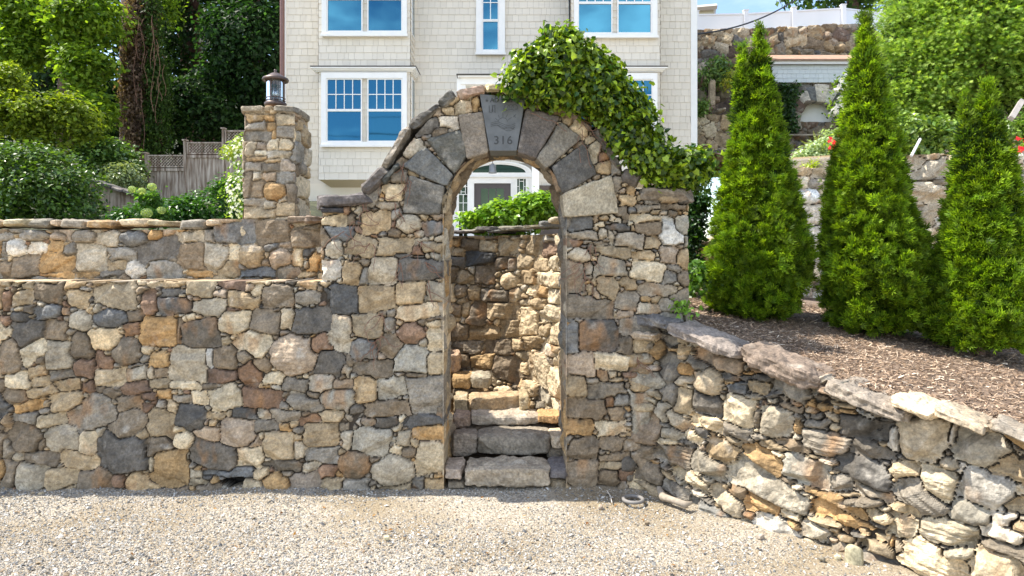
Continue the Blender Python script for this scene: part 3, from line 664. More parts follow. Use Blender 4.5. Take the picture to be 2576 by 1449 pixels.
# voussoirs and keystone
for i, vs in enumerate(VOUS):
    if vs is None: continue
    q = PX(Z2, *vs[1]); c = np.mean(q, 0)
    # order bl, tl, br, tr by the ring: first two outline points are lower-left / upper-left of each block as traced
    o = [q[0], q[1], q[3], q[2]] if i in (0, 1, 8) else [q[3], q[0], q[2], q[1]]
    if i in (5, 6, 7): o = [q[3], q[0], q[2], q[1]]
    if i in (0,): o = [q[0], q[1], q[3], q[2]]
    o = [tuple(c + (np.array(p) - c) * 1.07) for p in o]
    rock_obj('voussoir', quad8(o, YF - .022, YF + .22), arch, n=54, rnd=16, amp=.012, col=vs[0], seed=40 + i, chips=4, chipd=.06)
SLATE = simple_mat('slate', (.125, .135, .142), .7, noise=.18, nscale=14, bump=.0012, bscale=160)
CARVE = simple_mat('carved line shade', (.060, .064, .067), .9)  # raised lines; the shade of the grooves is put into this darker colour
kq = PX(Z2, *KEY); m = MB(); P = quad8([kq[3], kq[0], kq[2], kq[1]], YF - .016, YF + .25); m.hexa(P.reshape(-1, 3)); key = m.build('keystone', SLATE, arch, bevel=.004)
# carving: picture zoom 7.245 px per source pixel at (1330,240)
def kp(x, y): return W((1330 + x / 7.247) * .89444, (240 + y / 7.247) * .89444, YF - .0175)
m = MB()
def carve_done(name):
    global m
    m.build(name, CARVE, key); m = MB()
def line(pts, r=.0013): m.tube([kp(*p) for p in pts], r, 5)
t = np.linspace(0, 1, 24)
for k in range(3): line([(365 + 500 * a, 770 + 36 * k - 40 * sin(a * 2 * pi * .98 + .25) * (1 if a < .5 else .9) + 12) for a in t])
line([(520 + 90 - 95 * cos(a * pi), 740 - 78 * sin(a * pi)) for a in t])
for x1, y1, x2, y2 in ((450, 665, 515, 720), (515, 600, 538, 660), (612, 575, 612, 650), (705, 590, 672, 660), (790, 655, 715, 700), (880, 590, 815, 650), (830, 600, 870, 660)): line([(x1, y1), (x2, y2)])
line([(500, 810), (560, 860), (620, 890)])
line([(620 + 210 * a, 888 - 38 * sin(a * pi)) for a in t]); line([(620 + 210 * a, 888 + 38 * sin(a * pi)) for a in t]); line([(815, 885), (845, 860)]); line([(815, 880), (845, 905)])
carve_done('sunrise_carving')
for cx_ in (695, 768, 850): line([(cx_ + 62 * cos(pi + a * pi), 460 + 66 * sin(pi + a * pi)) for a in t])
line([(625, 485), (700, 510), (770, 490), (850, 505), (915, 480)]); line([(633, 460), (625, 485)]); line([(912, 460), (915, 480)])
carve_done('tree_carving')
for a in (330, 400, 445):
    line([(a, 410), (a + 4, 545)], .0022)
line([(330, 545), (385, 555)]); line([(385, 545), (400, 415)]); line([(400, 415), (460, 405)]); line([(430, 545), (465, 555)])
for k in range(26):
    rr = np.random.default_rng(k); a, b = rr.uniform(650, 900), rr.uniform(440, 540); line([(a, b), (a + 7, b + 5)], .0011)
carve_done('monogram_carving')
for sx in (285, 930):
    if sx > 900: carve_done('star_carving')
    for a in range(5): line([(sx, 310), (sx + 32 * sin(a * 1.257), 310 - 32 * cos(a * 1.257))], .0016)
carve_done('star_carving')
def ktext(s, x, y, h, sp=1.0):
    c = bpy.data.curves.new('inscription', 'FONT'); c.body = s; c.size = h; c.extrude = .0012; c.align_x = 'CENTER'; c.space_character = sp; c.materials.append(CARVE); c.offset = .0006
    o = bpy.data.objects.new('inscription', c); COL.objects.link(o); bpy.context.view_layer.update()
    me = bpy.data.meshes.new_from_object(o.evaluated_get(bpy.context.evaluated_depsgraph_get())); bpy.data.objects.remove(o)
    o = put('inscription', me); o.location = kp(x, y); o.rotation_euler = (radians(90), 0, 0); o.parent = key; return o
ktext('316', 615, 1198, .092, 1.12); ktext('AD', 440, 345, .050); ktext('1999', 690, 345, .050)

# coping along the arch
def cop(cx_, cy_, l, t_, rot, col, z=Z2, y0=YF - .06, y1=YF + .64, seed=0, st_=.006, **kw):
    u, v = PX(z, (cx_, cy_)); Ym = (y0 + y1) / 2; c = W(u, v, y0); k = z[2] * y0 / F
    c = np.array([c[0], Ym, c[2]])
    return rock_obj('coping_stone', slab8(c, l * k / 2, (y1 - y0) / 2, t_ * k / 2, 0, radians(rot)), arch, n=40, rnd=8, amp=.026, col=col, seed=seed, strata=st_ * 1.6, chips=10, chipd=.13, **kw)
for i, a in enumerate([(395, 1040, 205, 88, -46, 'G'), (522, 845, 285, 54, -60, 'g'), (682, 665, 225, 56, -36, 'G'), (818, 572, 108, 76, -42, 'G'), (955, 530, 190, 66, -13, 'p'), (1095, 503, 112, 56, 3, 'T'), (495, 1000, 170, 40, -50, 'k'),
                       (1757, 855, 345, 46, 57, 'G'), (1908, 1030, 112, 76, 22, 'G'), (1250, 535, 190, 60, 8, 'g'), (1430, 600, 210, 60, 22, 'n'), (1590, 680, 200, 60, 38, 'g'),
                       (208, 1165, 352, 76, -4, 'G'), (150, 1224, 150, 24, 0, 'k'), (2110, 1130, 342, 84, 2, 'g')]):
    cop(*a, seed=70 + i)
cop(45, 1275, 100, 38, 0, 'n', y0=5.55, y1=5.95, seed=99)

# ------------------------------------------------------------------ set-back upper wall, left
T_L2 = '''30 155 110 60 g;105 115 110 45 g;230 150 205 80 gr;400 155 125 80 pr;560 155 190 95 gr;640 115 80 40 c;720 175 170 110 c;815 110 80 40 n;900 170 200 115 br;1045 150 100 90 or;1145 125 90 75 p;1235 120 90 35 o;1275 155 200 85 -5 c;1410 155 75 95 g;1585 130 290 145 b;1850 125 245 170 n;2080 170 210 125 n;2080 95 200 40 n;
100 235 145 135 wr;245 235 130 85 w;370 220 110 90 o;470 250 80 100 60 g;610 300 220 185 c;825 275 190 95 5 g;740 285 40 40 c;1060 250 290 150 -10 G;1295 290 190 195 n;1450 300 170 180 20 c;1580 265 80 110 T;1700 285 180 185 tr;1840 230 95 50 -10 b;1895 305 160 150 -20 pr;1930 215 90 45 5 p;2020 305 75 130 T;2095 275 90 60 k;2140 340 110 140 20 o;2080 350 40 60 c;
15 250 40 120 g;165 365 180 165 n;375 335 250 140 5 o;785 345 130 80 t;910 385 140 125 wr;1105 380 240 130 g;1540 390 150 115 -20 t;1350 415 190 50 o;1740 410 240 75 b;1955 400 160 100 -10 g;580 420 160 45 o;370 420 230 40 o;750 415 160 50 g;30 385 80 130 n;2080 420 130 50 t;1000 350 60 50 g'''
Y2 = 5.80
p2 = Path([(-7.4, Y2), (-1.2, Y2)], sx=-7.4)
f2 = field(-6.95, -1.28, 1.5, 2.20, .0075, to_sz(parse(T_L2, *Z4), p2), 31, mortar=(.20, .165, .115), mdepth=.026, gain=1.25)  # gain lightens the stones to stand in for sunlight on this wall
top = np.where(f2['SS'] < -2.55, 2.075, 2.16) + .012 * fbm(f2['SS'] * 4, f2['SS'] * 0, None, 3, 7)
wall2 = empty('upper_retaining_wall', (-3, Y2, 1.5), 'rubble wall lightened as if sunlit, with a row of flat cap stones, set back above the ledge and below the pillar', 'stone wall')
child(put('rubble_masonry', relief_mesh('rubble_masonry', f2, p2.surf, f2['ZZ'] + .5 * (f2['WZ'] - f2['ZZ']) < top, .55)), wall2)
for i, (a, b, w, h, c) in enumerate([(90, 65, 165, 60, 'T'), (255, 70, 165, 70, 'g'), (355, 68, 50, 58, 'T'), (475, 70, 190, 70, 'g'), (665, 75, 190, 62, 'o'), (875, 62, 205, 56, 'T'), (1062, 66, 160, 44, 't'), (1293, 75, 205, 66, 'g'), (1450, 65, 110, 50, 'T'), (1580, 52, 130, 32, 'c'), (-80, 66, 160, 55, 't'), (-250, 66, 170, 60, 'g'), (-420, 66, 170, 60, 't'), (-590, 66, 170, 58, 'g'), (-760, 66, 165, 60, 'T'), (-925, 68, 160, 54, 'c'), (-1090, 66, 170, 60, 't'), (-1262, 66, 172, 58, 'g'), (-1435, 66, 170, 60, 'n'), (-1600, 66, 160, 60, 't')]):
    u, v = PX(Z4, (a, b)); k = Z4[2] * (Y2 - .03) / F; c3 = W(u, v, Y2 - .03)
    rock_obj('cap_stone', slab8((c3[0], Y2 + .16, c3[2]), w * k / 2 * .99, .20, h * k / 2, radians((i * 37 % 7) - 3), radians((i * 53 % 5) - 2)), wall2, n=24, rnd=6, amp=.012, col=c, seed=120 + i, strata=.005, chips=7, chipd=.16)
u, v = PX(Z4, (2085, 42)); c3 = W(u, v, Y2 - .05); rock_obj('cap_stone', slab8((c3[0], Y2 + .1, c3[2]), .16, .20, .028), wall2, n=24, amp=.012, col='n', seed=150, strata=.006)

# ------------------------------------------------------------------ pillar and lantern
T_P = '''1670 725 170 40 c;1785 725 50 50 t;1890 730 160 50 5 g;1655 775 135 60 o;1770 775 70 45 o;1875 785 150 75 t;1665 830 155 55 -3 g;1775 825 65 60 o;1870 865 130 85 g;1965 880 40 70 T;1680 890 185 65 g;1795 885 25 60 o;1630 980 85 90 c;1710 955 60 55 p;1780 950 80 70 T;1890 955 130 90 T;
1700 1005 80 35 T;1845 1010 195 60 c;1665 1042 155 35 t;1785 1055 95 28 t;1895 1085 125 80 p;1650 1095 120 60 g;1770 1100 110 55 n;1615 1215 60 170 n;1680 1160 60 60 c;1762 1160 100 55 p;1900 1165 180 80 3 g;1685 1240 75 110 n;1798 1255 150 125 or;1935 1280 110 140 n;1655 1330 135 50 g;1765 1345 80 50 c;1885 1370 155 95 t;1690 1405 220 75 t'''
PYF, PYB = 5.84, 6.26; PXL, PXR = -2.315, -1.850
pp = Path([(PXL, PYB), (PXL, PYF), (PXR, PYF), (PXR, PYB)], smooth=.035)
def ppx(u, v):
    x = (u - CX) / F * PYF; return (PYB - PYF) - .0 + (x - PXL), CH - (v - HOR) * PYF / F
ps = []
for (u, v, w, h, rot, c, rd) in parse(T_P, *Z1):
    q, z = ppx(u, v); ps.append((q, z, w * PYF / F / 2, h * PYF / F / 2, -radians(rot), c, rd))
fp = field(0, pp.s[-1], 2.02, 3.13, .0075, ps, 47, sizes=(.10, .08, .055, .04, .028, .02), asp=(1.2, 2.2), mortar=(.22, .18, .13), tall=.08, rotj=.08, mdepth=.034, relief=.85, gain=1.15, cut=(1.0, 1.3), facet=.6)
pillar = empty('stone_pillar', ((PXL + PXR) / 2, 6.05, 2.05), 'square stone pillar standing on the upper wall, crowned by the lantern', 'pillar')
child(put('shaft', relief_mesh('shaft', fp, pp.surf, fp['ZZ'] + .5 * (fp['WZ'] - fp['ZZ']) < 3.10, .05)), pillar)
for i, (x0_, x1_, c) in enumerate([(-2.33, -2.13, 'c'), (-2.125, -2.06, 't'), (-2.05, -1.84, 'g')]):
    rock_obj('top_slab', slab8(((x0_ + x1_) / 2, 6.05, 3.105), (x1_ - x0_) / 2, .225, .034, 0, radians((0, 3, 4)[i])), pillar, n=26, rnd=7, amp=.010, col=c, seed=160 + i, strata=.004)

BRONZE = simple_mat('bronze', (.085, .058, .048), .45, .35, noise=.2, nscale=60)
COPPER = simple_mat('inner brass', (.38, .25, .17), .5, .4)
def glass_mat(name, col=(1, 1, 1), rough=0.02):
    m, nt, p = mat_new(name); L = nt.links.new
    gl = nt.nodes.new('ShaderNodeBsdfGlossy'); gl.inputs['Roughness'].default_value = rough
    tr = nt.nodes.new('ShaderNodeBsdfTransparent'); tr.inputs['Color'].default_value = (*col, 1)
    fr = nt.nodes.new('ShaderNodeFresnel'); fr.inputs['IOR'].default_value = 1.5
    mr = nt.nodes.new('ShaderNodeMath'); mr.operation = 'MULTIPLY'; mr.inputs[1].default_value = 1.6
    mx_ = nt.nodes.new('ShaderNodeMixShader'); L(fr.outputs[0], mr.inputs[0]); L(mr.outputs[0], mx_.inputs['Fac']); L(tr.outputs[0], mx_.inputs[1]); L(gl.outputs[0], mx_.inputs[2])
    L(mx_.outputs[0], nt.nodes['Material Output'].inputs['Surface']); return m
CLEAR = glass_mat('clear glass', (.86, .92, .95))
LX, LY, LZ = -2.095, 6.05, 3.13
k = 6.05 / F * .38263 / 1.0     # metres per zoom-1 pixel
lz = lambda y: LZ + (700 - y) * k
lan = empty('pillar_lantern', (LX, LY, LZ), 'round dark bronze lantern with a domed hat and clear glass on top of the pillar', 'lantern')
def R(px_): return px_ * k / 2
m = MB(); m.lathe([(0, lz(640)), (R(46), lz(650)), (R(40), lz(665)), (R(40), lz(706)), (0, lz(706))], (LX, LY, 0)); m.build('post', BRONZE, lan, True)
m = MB(); m.lathe([(0, lz(640)), (R(118), lz(640)), (R(142), lz(650)), (R(142), lz(664)), (R(130), lz(672)), (R(130), lz(668)), (0, lz(668))], (LX, LY, 0)); m.build('base_plate', BRONZE, lan, True)
m = MB(); m.lathe([(0, lz(670)), (R(126), lz(671)), (R(124), lz(669))], (LX, LY, 0)); m.build('base_lining', COPPER, lan, True)
m = MB(); m.lathe([(0, lz(449)), (R(46), lz(452)), (R(86), lz(464)), (R(110), lz(473)), (R(162), lz(486)), (R(170), lz(496)), (R(162), lz(506)), (R(140), lz(500)), (R(124), lz(494)), (0, lz(494))], (LX, LY, 0), 32); m.build('hat', BRONZE, lan, True)
m = MB(); m.lathe([(0, lz(427)), (R(20), lz(428)), (R(21), lz(432)), (R(18), lz(446)), (R(26), lz(451)), (0, lz(451))], (LX, LY, 0), 16); m.build('finial', BRONZE, lan, True)
m = MB(); m.lathe([(R(116), lz(492)), (R(116), lz(640))], (LX, LY, 0), 32); m.build('glass_cylinder', CLEAR, lan, True)
m = MB()
for a in (-100, -10, 80, 170):
    ca, sa = cos(radians(a)), sin(radians(a)); m.tube([(LX + R(122) * ca, LY + R(122) * sa, lz(z_)) for z_ in (640, 560, 494)], R(9), 6)
    for b in (-1, 1): m.tube([(LX + R(122) * cos(radians(a) + b * t_), LY + R(122) * sin(radians(a) + b * t_), lz(z_)) for t_, z_ in ((0.02, 540), (.1, 518), (.3, 506), (.6, 502))], R(6), 5)
for y_ in (617, 634): m.tube([(LX + R(122) * cos(a), LY + R(122) * sin(a), lz(y_)) for a in np.linspace(0, 2 * pi, 33)], R(5), 5)
m.build('cage', BRONZE, lan, True)
m = MB()
for dx, dy in ((-.011, -.008), (.014, .004), (0, .014)): m.tube([(LX + dx, LY + dy, lz(640)), (LX + dx, LY + dy, lz(600))], R(14), 8)
m.build('bulb_holder', BRONZE, lan, True)
BULB = glass_mat('bulb glass', (1, .93, .85), .1)
for dx, dy in ((-.011, -.008), (.014, .004), (0, .014)):
    m = MB(); m.lathe([(0, lz(560)), (R(6), lz(566)), (R(14), lz(582)), (R(14), lz(592)), (R(8), lz(600))], (LX + dx, LY + dy, 0), 12); m.build('bulb', BULB, lan, True)

# ------------------------------------------------------------------ curved dry-laid wall, right
T_R6 = '''55 985 80 90 t;60 1090 100 70 o;275 1035 320 120 15 p;210 1175 210 190 0 cr;395 1140 190 55 5 G;395 1215 130 70 b;530 1100 120 45 n;585 1150 175 50 G;530 1215 150 80 t;745 1220 270 140 10 g;330 1280 70 45 T;610 1305 110 50 c;745 1325 170 90 10 n;880 1350 90 80 c;950 1270 120 50 n;1060 1310 200 40 c;1090 1370 170 40 o;
885 1410 150 80 g;1020 1400 110 50 20 c;1220 1385 140 40 20 w;40 900 70 60 t;120 930 90 50 c;190 950 60 40 g'''
T_R8 = '''940 75 190 120 3 G;1115 110 165 150 5 T;1310 160 170 170 3 c;1210 150 50 100 n;1265 75 90 45 G;1375 70 140 60 10 g;1510 175 150 90 3 g;1480 80 80 60 o;945 160 180 90 15 T;1115 215 170 80 5 g;790 225 110 60 c;880 230 110 60 20 T;780 330 190 105 5 g;1045 310 200 120 15 t;990 235 80 30 T;1420 195 65 60 20 o;1300 285 160 50 12 t;
1095 260 90 60 20 t;1230 350 220 110 10 o;1450 410 250 150 10 c;1545 265 260 140 g;1745 190 270 120 8 G;1795 305 230 80 8 G;1740 410 280 130 12 G;1640 475 130 90 -10 g;1800 520 210 80 5 g;1895 250 60 120 w;2045 255 265 225 c;2200 230 50 110 w;2360 300 320 210 15 c;1955 410 150 100 10 T;2130 480 200 170 10 T;2250 430 60 120 w;
2370 500 290 210 10 w;2040 550 290 160 30 g;2300 630 200 130 5 c;2470 650 150 90 w;2450 750 240 100 5 w;2190 725 310 145 5 T;1955 700 170 130 5 T;1620 570 350 80 16 o;1665 645 410 85 12 o;1530 570 110 40 15 T;2100 870 380 190 10 T;2450 880 300 200 T;1510 715 150 90 10 c;1640 705 120 40 t;1660 755 120 40 t;1800 720 190 60 8 T;1810 795 190 60 5 t;
1950 800 80 80 c;2010 800 50 60 g;1320 705 250 120 20 w;1260 480 420 150 18 c;1240 585 180 85 5 o;1060 560 200 90 17 c;880 450 220 70 22 T;970 390 190 110 10 c;810 510 150 80 25 g;1385 635 100 50 T;650 195 150 165 10 p;655 310 120 75 n;680 420 150 110 n;740 100 90 120 c;850 60 100 130 t;700 30 110 60 t;2545 440 60 220 c'''
str_ = to_sz(parse(T_R6, *Z6) + parse(T_R8, *Z8), R1P)
s1 = float(np.interp(3.85, R1P.x, R1P.s))
fr = field(0, s1, -.2, 1.42, .0078, str_, 53, gain=.92, sizes=(.075, .055, .042, .032, .024, .017, .012), auto='ggGgtttTocpTnccTwcgGo', layer=3.0, facet=1.6, asp=(1.5, 4.2), relief=1.3, mortar=(.06, .047, .034), mdepth=.055, rotj=.22, tall=.06, grow=.007, rad=.009)
RTOP = [(1560, 822), (1600, 832), (1690, 852), (1862, 905), (2075, 975), (2280, 1040), (2400, 1062), (2576, 1105), (2800, 1160), (3400, 1300)]
rs, rz = zip(*[R1P.px(u, v) for u, v in RTOP])
rtop = lambda q: np.interp(q, rs, rz)
wall3 = empty('curved_stone_wall', (1.6, 4.77, 0), 'curved dry laid stone wall with big slabs on top, sweeping from the arch to the right edge and holding back the mulch', 'stone wall')
batter = lambda q, z, h: R1P.surf(q, z, h - .05 * z)
child(put('rubble_masonry', relief_mesh('rubble_masonry', fr, batter, (fr['ZZ'] + .5 * (fr['WZ'] - fr['ZZ']) < rtop(fr['SS'])), .45)), wall3)
def rcap(cu, cv, wu, hv, rot, col, seed, dep=.34, off=.10, name='coping_slab', **kw):
    q, z = R1P.px(cu, cv); q1, _ = R1P.px(cu + wu / 2, cv); q0, _ = R1P.px(cu - wu / 2, cv)
    x, y, nx, ny = [float(a) for a in R1P.at(q)]; hl = float(q1 - q0) / 2; hz = hv * y / F / 2
    yaw = math.atan2(nx, -ny); sl = math.atan(math.tan(radians(rot)) * wu * y / F / (2 * hl))
    kw = dict(dict(n=46, rnd=6, amp=.030, strata=.013, chips=12, chipd=.14), **kw)
    return rock_obj(name, slab8((x - nx * off, y - ny * off, z), hl, dep / 2, hz, yaw, sl), wall3, col=col, seed=seed, **kw)
for i, a in enumerate([(1772, 856, 186, 32, 17, 'g'), (1962, 923, 224, 46, 16, 'n'), (2183, 1008, 212, 48, 16, 'g'), (2305, 1024, 120, 34, 11, 'T'), (2425, 1058, 160, 26, 14, 'c'), (2565, 1094, 150, 26, 14, 'g'), (2690, 1122, 130, 30, 12, 'c'), (2830, 1160, 150, 32, 12, 't'), (3010, 1205, 200, 34, 12, 'g'), (1645, 812, 112, 32, 6, 'b'), (1620, 845, 60, 18, 4, 'c')]):
    rcap(*a, seed=200 + i, dep=.40 if i < 9 else .3)
for i, a in enumerate([(2062, 962, 46, 20, -38, 'c'), (2095, 975, 66, 14, -24, 'G'), (1345 + 735, 980, 40, 18, 10, 't')]):
    rcap(*a, seed=230 + i, dep=.16, off=.04, amp=.006, n=18)

# ------------------------------------------------------------------ steps and the stairwell wall behind the arch
ST = empty('stone_steps', (-.05, 5.3, 0), 'rough stone steps climbing through the arch and bending left', 'steps')
def step(u0, u1, vt, vb, Y, dep, col, seed, yaw=0, zt=None, **kw):
    a = W(u0, vt, Y); b = W(u1, vb, Y); c = ((a[0] + b[0]) / 2, Y + dep / 2, (a[2] + b[2]) / 2)
    kw = dict(dict(n=40, rnd=8, amp=.022, chips=9, chipd=.12), **kw)
    return rock_obj('step_stone', slab8(c, abs(b[0] - a[0]) / 2, dep / 2, (a[2] - b[2]) / 2, yaw), ST, col=col, seed=seed, **kw)
step(1163, 1388, 1180, 1233, 5.27, .36, 'c', 301, amp=.032, strata=.004); step(1117, 1163, 1180, 1208, 5.30, .36, 'c', 302); step(1385, 1432, 1182, 1206, 5.30, .36, 'b', 303)
step(1122, 1172, 1211, 1233, 5.33, .3, 'n', 304); step(1380, 1428, 1207, 1238, 5.33, .3, 'n', 305); step(1120, 1430, 1233, 1262, 5.335, .3, 'n', 306, n=30, amp=.02)
step(1135, 1200, 1094, 1150, 5.68, .30, 'g', 310, strata=.01); step(1198, 1388, 1095, 1148, 5.66, .36, 'g', 311, amp=.022); step(1384, 1424, 1097, 1130, 5.68, .3, 'T', 312); step(1378, 1424, 1128, 1156, 5.70, .3, 'n', 313)
step(1138, 1182, 1047, 1082, 5.99, .3, 'p', 320); step(1172, 1358, 1046, 1072, 5.99, .36, 'c', 321, strata=.004); step(1352, 1412, 1044, 1066, 6.01, .3, 'o', 322); step(1140, 1412, 1070, 1100, 6.08, .25, 'n', 323)
step(1140, 1178, 1000, 1042, 6.25, .3, 't', 330); step(1172, 1318, 999, 1044, 6.25, .36, 't', 331, yaw=.20, strata=.003); step(1306, 1332, 996, 1036, 6.22, .3, 't', 332)
step(1136, 1186, 950, 980, 6.52, .4, 'o', 340); step(1180, 1236, 948, 980, 6.50, .4, 'c', 341); step(1140, 1200, 975, 1010, 6.56, .3, 'n', 342)
step(1104, 1154, 888, 940, 6.72, .4, 't', 350); step(1040, 1120, 850, 920, 6.8, .4, 't', 351)
BACK = Path([(-2.4, 7.4), (-1.0, 7.25), (-.35, 7.1), (.05, 6.9), (.30, 6.6), (.42, 6.3), (.455, 5.9)], smooth=.3)
T_B = '''985 140 105 45 T;1085 145 90 40 n;1225 160 60 30 c;865 185 60 50 o;945 195 120 75 5 n;1065 215 110 80 5 T;1195 215 135 105 T;1345 200 100 150 t;1440 160 80 50 w;1450 230 95 100 r;1520 180 50 120 T;875 250 80 60 t;1015 280 200 85 k;870 310 100 80 G;1145 320 95 80 n;1290 310 95 110 t;1220 325 50 90 g;1390 320 100 90 t;1475 315 80 90 T;
1530 330 50 100 w;905 405 130 90 t;1050 390 130 130 n;960 365 40 60 c;1195 430 125 115 Tr;1310 400 110 100 t;1430 415 100 100 T;885 500 100 90 n;975 510 70 90 t;1110 525 180 85 n;1240 515 80 80 T;1340 495 75 75 T;1405 500 65 75 o;1490 540 80 110 T;860 620 80 90 n;925 620 60 95 t;1000 640 110 170 15 n;1155 625 200 115 t;1290 570 80 50 t;
1380 590 90 90 t;1470 640 130 130 T;1325 690 115 190 T;890 760 120 120 n;1040 760 200 95 t;1205 740 120 120 t;1425 745 70 90 t;1500 770 90 150 T;920 855 210 80 n;1130 850 180 100 n;1335 830 115 110 t;1430 870 110 80 w;895 940 100 90 n;1025 950 150 95 o;1275 910 75 70 t;1180 990 180 170 n;1400 1000 170 210 15 T;1290 985 80 90 T;
1320 1120 120 110 T;1420 1160 100 100 c;1510 1080 80 200 T;1400 1235 90 60 g;1490 1220 60 100 T'''
fb_ = field(0, BACK.s[-1], .1, 2.2, .009, to_sz(parse(T_B, *Z5), BACK), 61, auto='ttTTnngcTtt', mortar=(.15, .115, .075), mdepth=.04, relief=1.3)
stw = empty('stairwell_wall', (-.4, 7.1, .2), 'curved tan rubble wall behind the steps, seen through the arch', 'stone wall')
child(put('rubble_masonry', relief_mesh('rubble_masonry', fb_, BACK.surf, fb_['ZZ'] + .4 * (fb_['WZ'] - fb_['ZZ']) < 2.06 + .0 * fb_['SS'], .3)), stw)
for i, (a, b, w, h, c) in enumerate([(880, 118, 120, 20, 'G'), (1060, 98, 130, 30, 'G'), (1215, 97, 160, 34, 'g'), (1370, 85, 160, 30, 'n'), (1440, 72, 60, 42, 'b'), (1510, 45, 95, 45, 'c'), (960, 112, 100, 20, 'g'), (1130, 118, 120, 18, 'k'), (740, 110, 140, 26, 'g'), (600, 110, 140, 26, 'g')]):
    u, v = PX(Z5, (a, b)); q, z = BACK.px(u, v); x_, y_, nx_, ny_ = [float(t_) for t_ in BACK.at(q)]; kk = Z5[2] * y_ / F
    rock_obj('cap_stone', slab8((x_ - nx_ * .1, y_ - ny_ * .1, float(z)), w * kk / 2 * 1.05, .17, h * kk / 2, math.atan2(nx_, -ny_)), stw, n=22, amp=.012, col=c, seed=360 + i, strata=.008, chips=8)
# ------------------------------------------------------------------ the house
HY = 17.0
WHITE = simple_mat('white trim', (.80, .80, .78), .45, noise=.03, nscale=6)
CREAM = simple_mat('cream plaster', (.78, .73, .63), .7, noise=.05, nscale=3)
BROWNP = simple_mat('brown downspout', (.17, .085, .07), .35)
DOORM = simple_mat('dark door paint', (.060, .048, .048), .4)
ROOFM = simple_mat('dark roof', (.06, .055, .05), .8, noise=.3, nscale=8)
def pane_mat(name, tint, seethru=.0, rough=.03):
    m, nt, p = mat_new(name); L = nt.links.new
    p.inputs['Base Color'].default_value = (*tint, 1); p.inputs['Metallic'].default_value = .9; p.inputs['Roughness'].default_value = rough
    n = nt.nodes.new('ShaderNodeTexNoise'); n.inputs['Scale'].default_value = .9; g = nt.nodes.new('ShaderNodeNewGeometry'); b = nt.nodes.new('ShaderNodeBump'); b.inputs['Distance'].default_value = .01; b.inputs['Strength'].default_value = .2
    L(g.outputs['Position'], n.inputs['Vector']); L(n.outputs['Fac'], b.inputs['Height']); L(b.outputs['Normal'], p.inputs['Normal'])
    return m
PANE = pane_mat('window pane', (.038, .15, .235)); DARKPANE = pane_mat('door pane', (.03, .045, .03))  # tints stand in for reflected blue sky and, at the door, dark trees

def shingles(name, x0, x1, z0, z1, y, parent, seed, col=(.70, .655, .57), course=.168, holes=(), wmin=.10, wmax=.24, tilt=.016):
    rng = np.random.default_rng(seed); V = []; Q = []; C = []; z = z0; row = 0
    while z < z1 - .01:
        h = min(course, z1 - z); x = x0 - rng.uniform(0, .1); lipj = rng.normal(0, .0015)
        while x < x1:
            w = rng.uniform(wmin, wmax); a, b = max(x + .0022, x0), min(x + w - .0022, x1); x += w
            if b - a < .01: continue
            if any(a < hx1 and b > hx0 and z < hz1 and z + h > hz0 and (a > hx0 - .02 and b < hx1 + .02 and z > hz0 - .02 and z + h < hz1 + .02) for hx0, hx1, hz0, hz1 in holes): continue
            t = tilt + rng.normal(0, .0015); n = len(V); zb = z + rng.normal(0, .0015)
            V += [(a, y - t, zb), (b, y - t, zb), (b, y - .003, z + h + .004), (a, y - .003, z + h + .004), (a, y, zb), (b, y, zb), (b, y, z + h), (a, y, z + h)]
            Q += [(n, n + 1, n + 2, n + 3), (n + 4, n + 5, n + 1, n), (n, n + 3, n + 7, n + 4), (n + 1, n + 5, n + 6, n + 2)]
            c = np.array(col) * (1 + rng.normal(0, .025)); C += [c] * 8
        z += course; row += 1
    # sheathing behind the shingles
    n = len(V); V += [(x0, y + .004, z0), (x1, y + .004, z0), (x1, y + .004, z1), (x0, y + .004, z1)]; Q += [(n, n + 1, n + 2, n + 3)]; C += [np.array(col) * .45] * 4
    o = put(name, mesh_np(name, np.array(V), np.array(Q), np.array(C), False, [VCOL])); return child(o, parent)

HX = lambda u, y=HY: (u - CX) / F * y
HZ = lambda v, y=HY: CH - (v - HOR) / F * y
house = empty('house', (-.5, HY, 2), 'cream shingled house with white trimmed windows rising behind the stone arch', 'house')
m = MB(); m.box(HX(720), HX(1752), HY + .01, HY + 9, 1.2, HZ(-300)); m.build('body_wall', CREAM, house)
m = MB(); a, b, e, f = HX(700), HX(1772), HY - .5, HY + 9.5; zt = HZ(-300)
m.hexa([(a, e, zt), (a, e, zt + .15), (a, f, zt), (a, f, zt + .15), (b, e, zt), (b, e, zt + .15), (b, f, zt), (b, f, zt + .15)]); m.hexa([(a, e, zt + .15), (a + .1, (e + f) / 2 - .1, zt + 2.6), (a, f, zt + .15), (a + .1, (e + f) / 2 + .1, zt + 2.6), (b, e, zt + .15), (b - .1, (e + f) / 2 - .1, zt + 2.6), (b, f, zt + .15), (b - .1, (e + f) / 2 + .1, zt + 2.6)])
m.build('roof', ROOFM, house)
bayY = HY - .65; wy = HY - .005
hol = [(HX(802), HX(1036), HZ(452), HZ(-250)), (HX(1440), HX(1655), HZ(452), HZ(-250)), (HX(1199), HX(1268), HZ(136), HZ(-90)), (HX(1125), HX(1350), 0, HZ(400))]
shingles('shingle_wall', HX(721), HX(1737), HZ(462), HZ(-300), wy, house, 5, holes=hol)
m = MB(); m.box(HX(1737), HX(1753), HY - .045, HY + .1, HZ(373), HZ(-300)); m.build('corner_board', WHITE, house)
m = MB(); m.box(HX(716.5), HX(721), HY - .045, HY + .1, HZ(470), HZ(-300)); m.build('corner_board', WHITE, house)
m = MB(); m.tube([(HX(712), HY - .06, HZ(v)) for v in (565, 300, 100, -100, -300)], .058, 10); m.build('downspout', BROWNP, house, True)
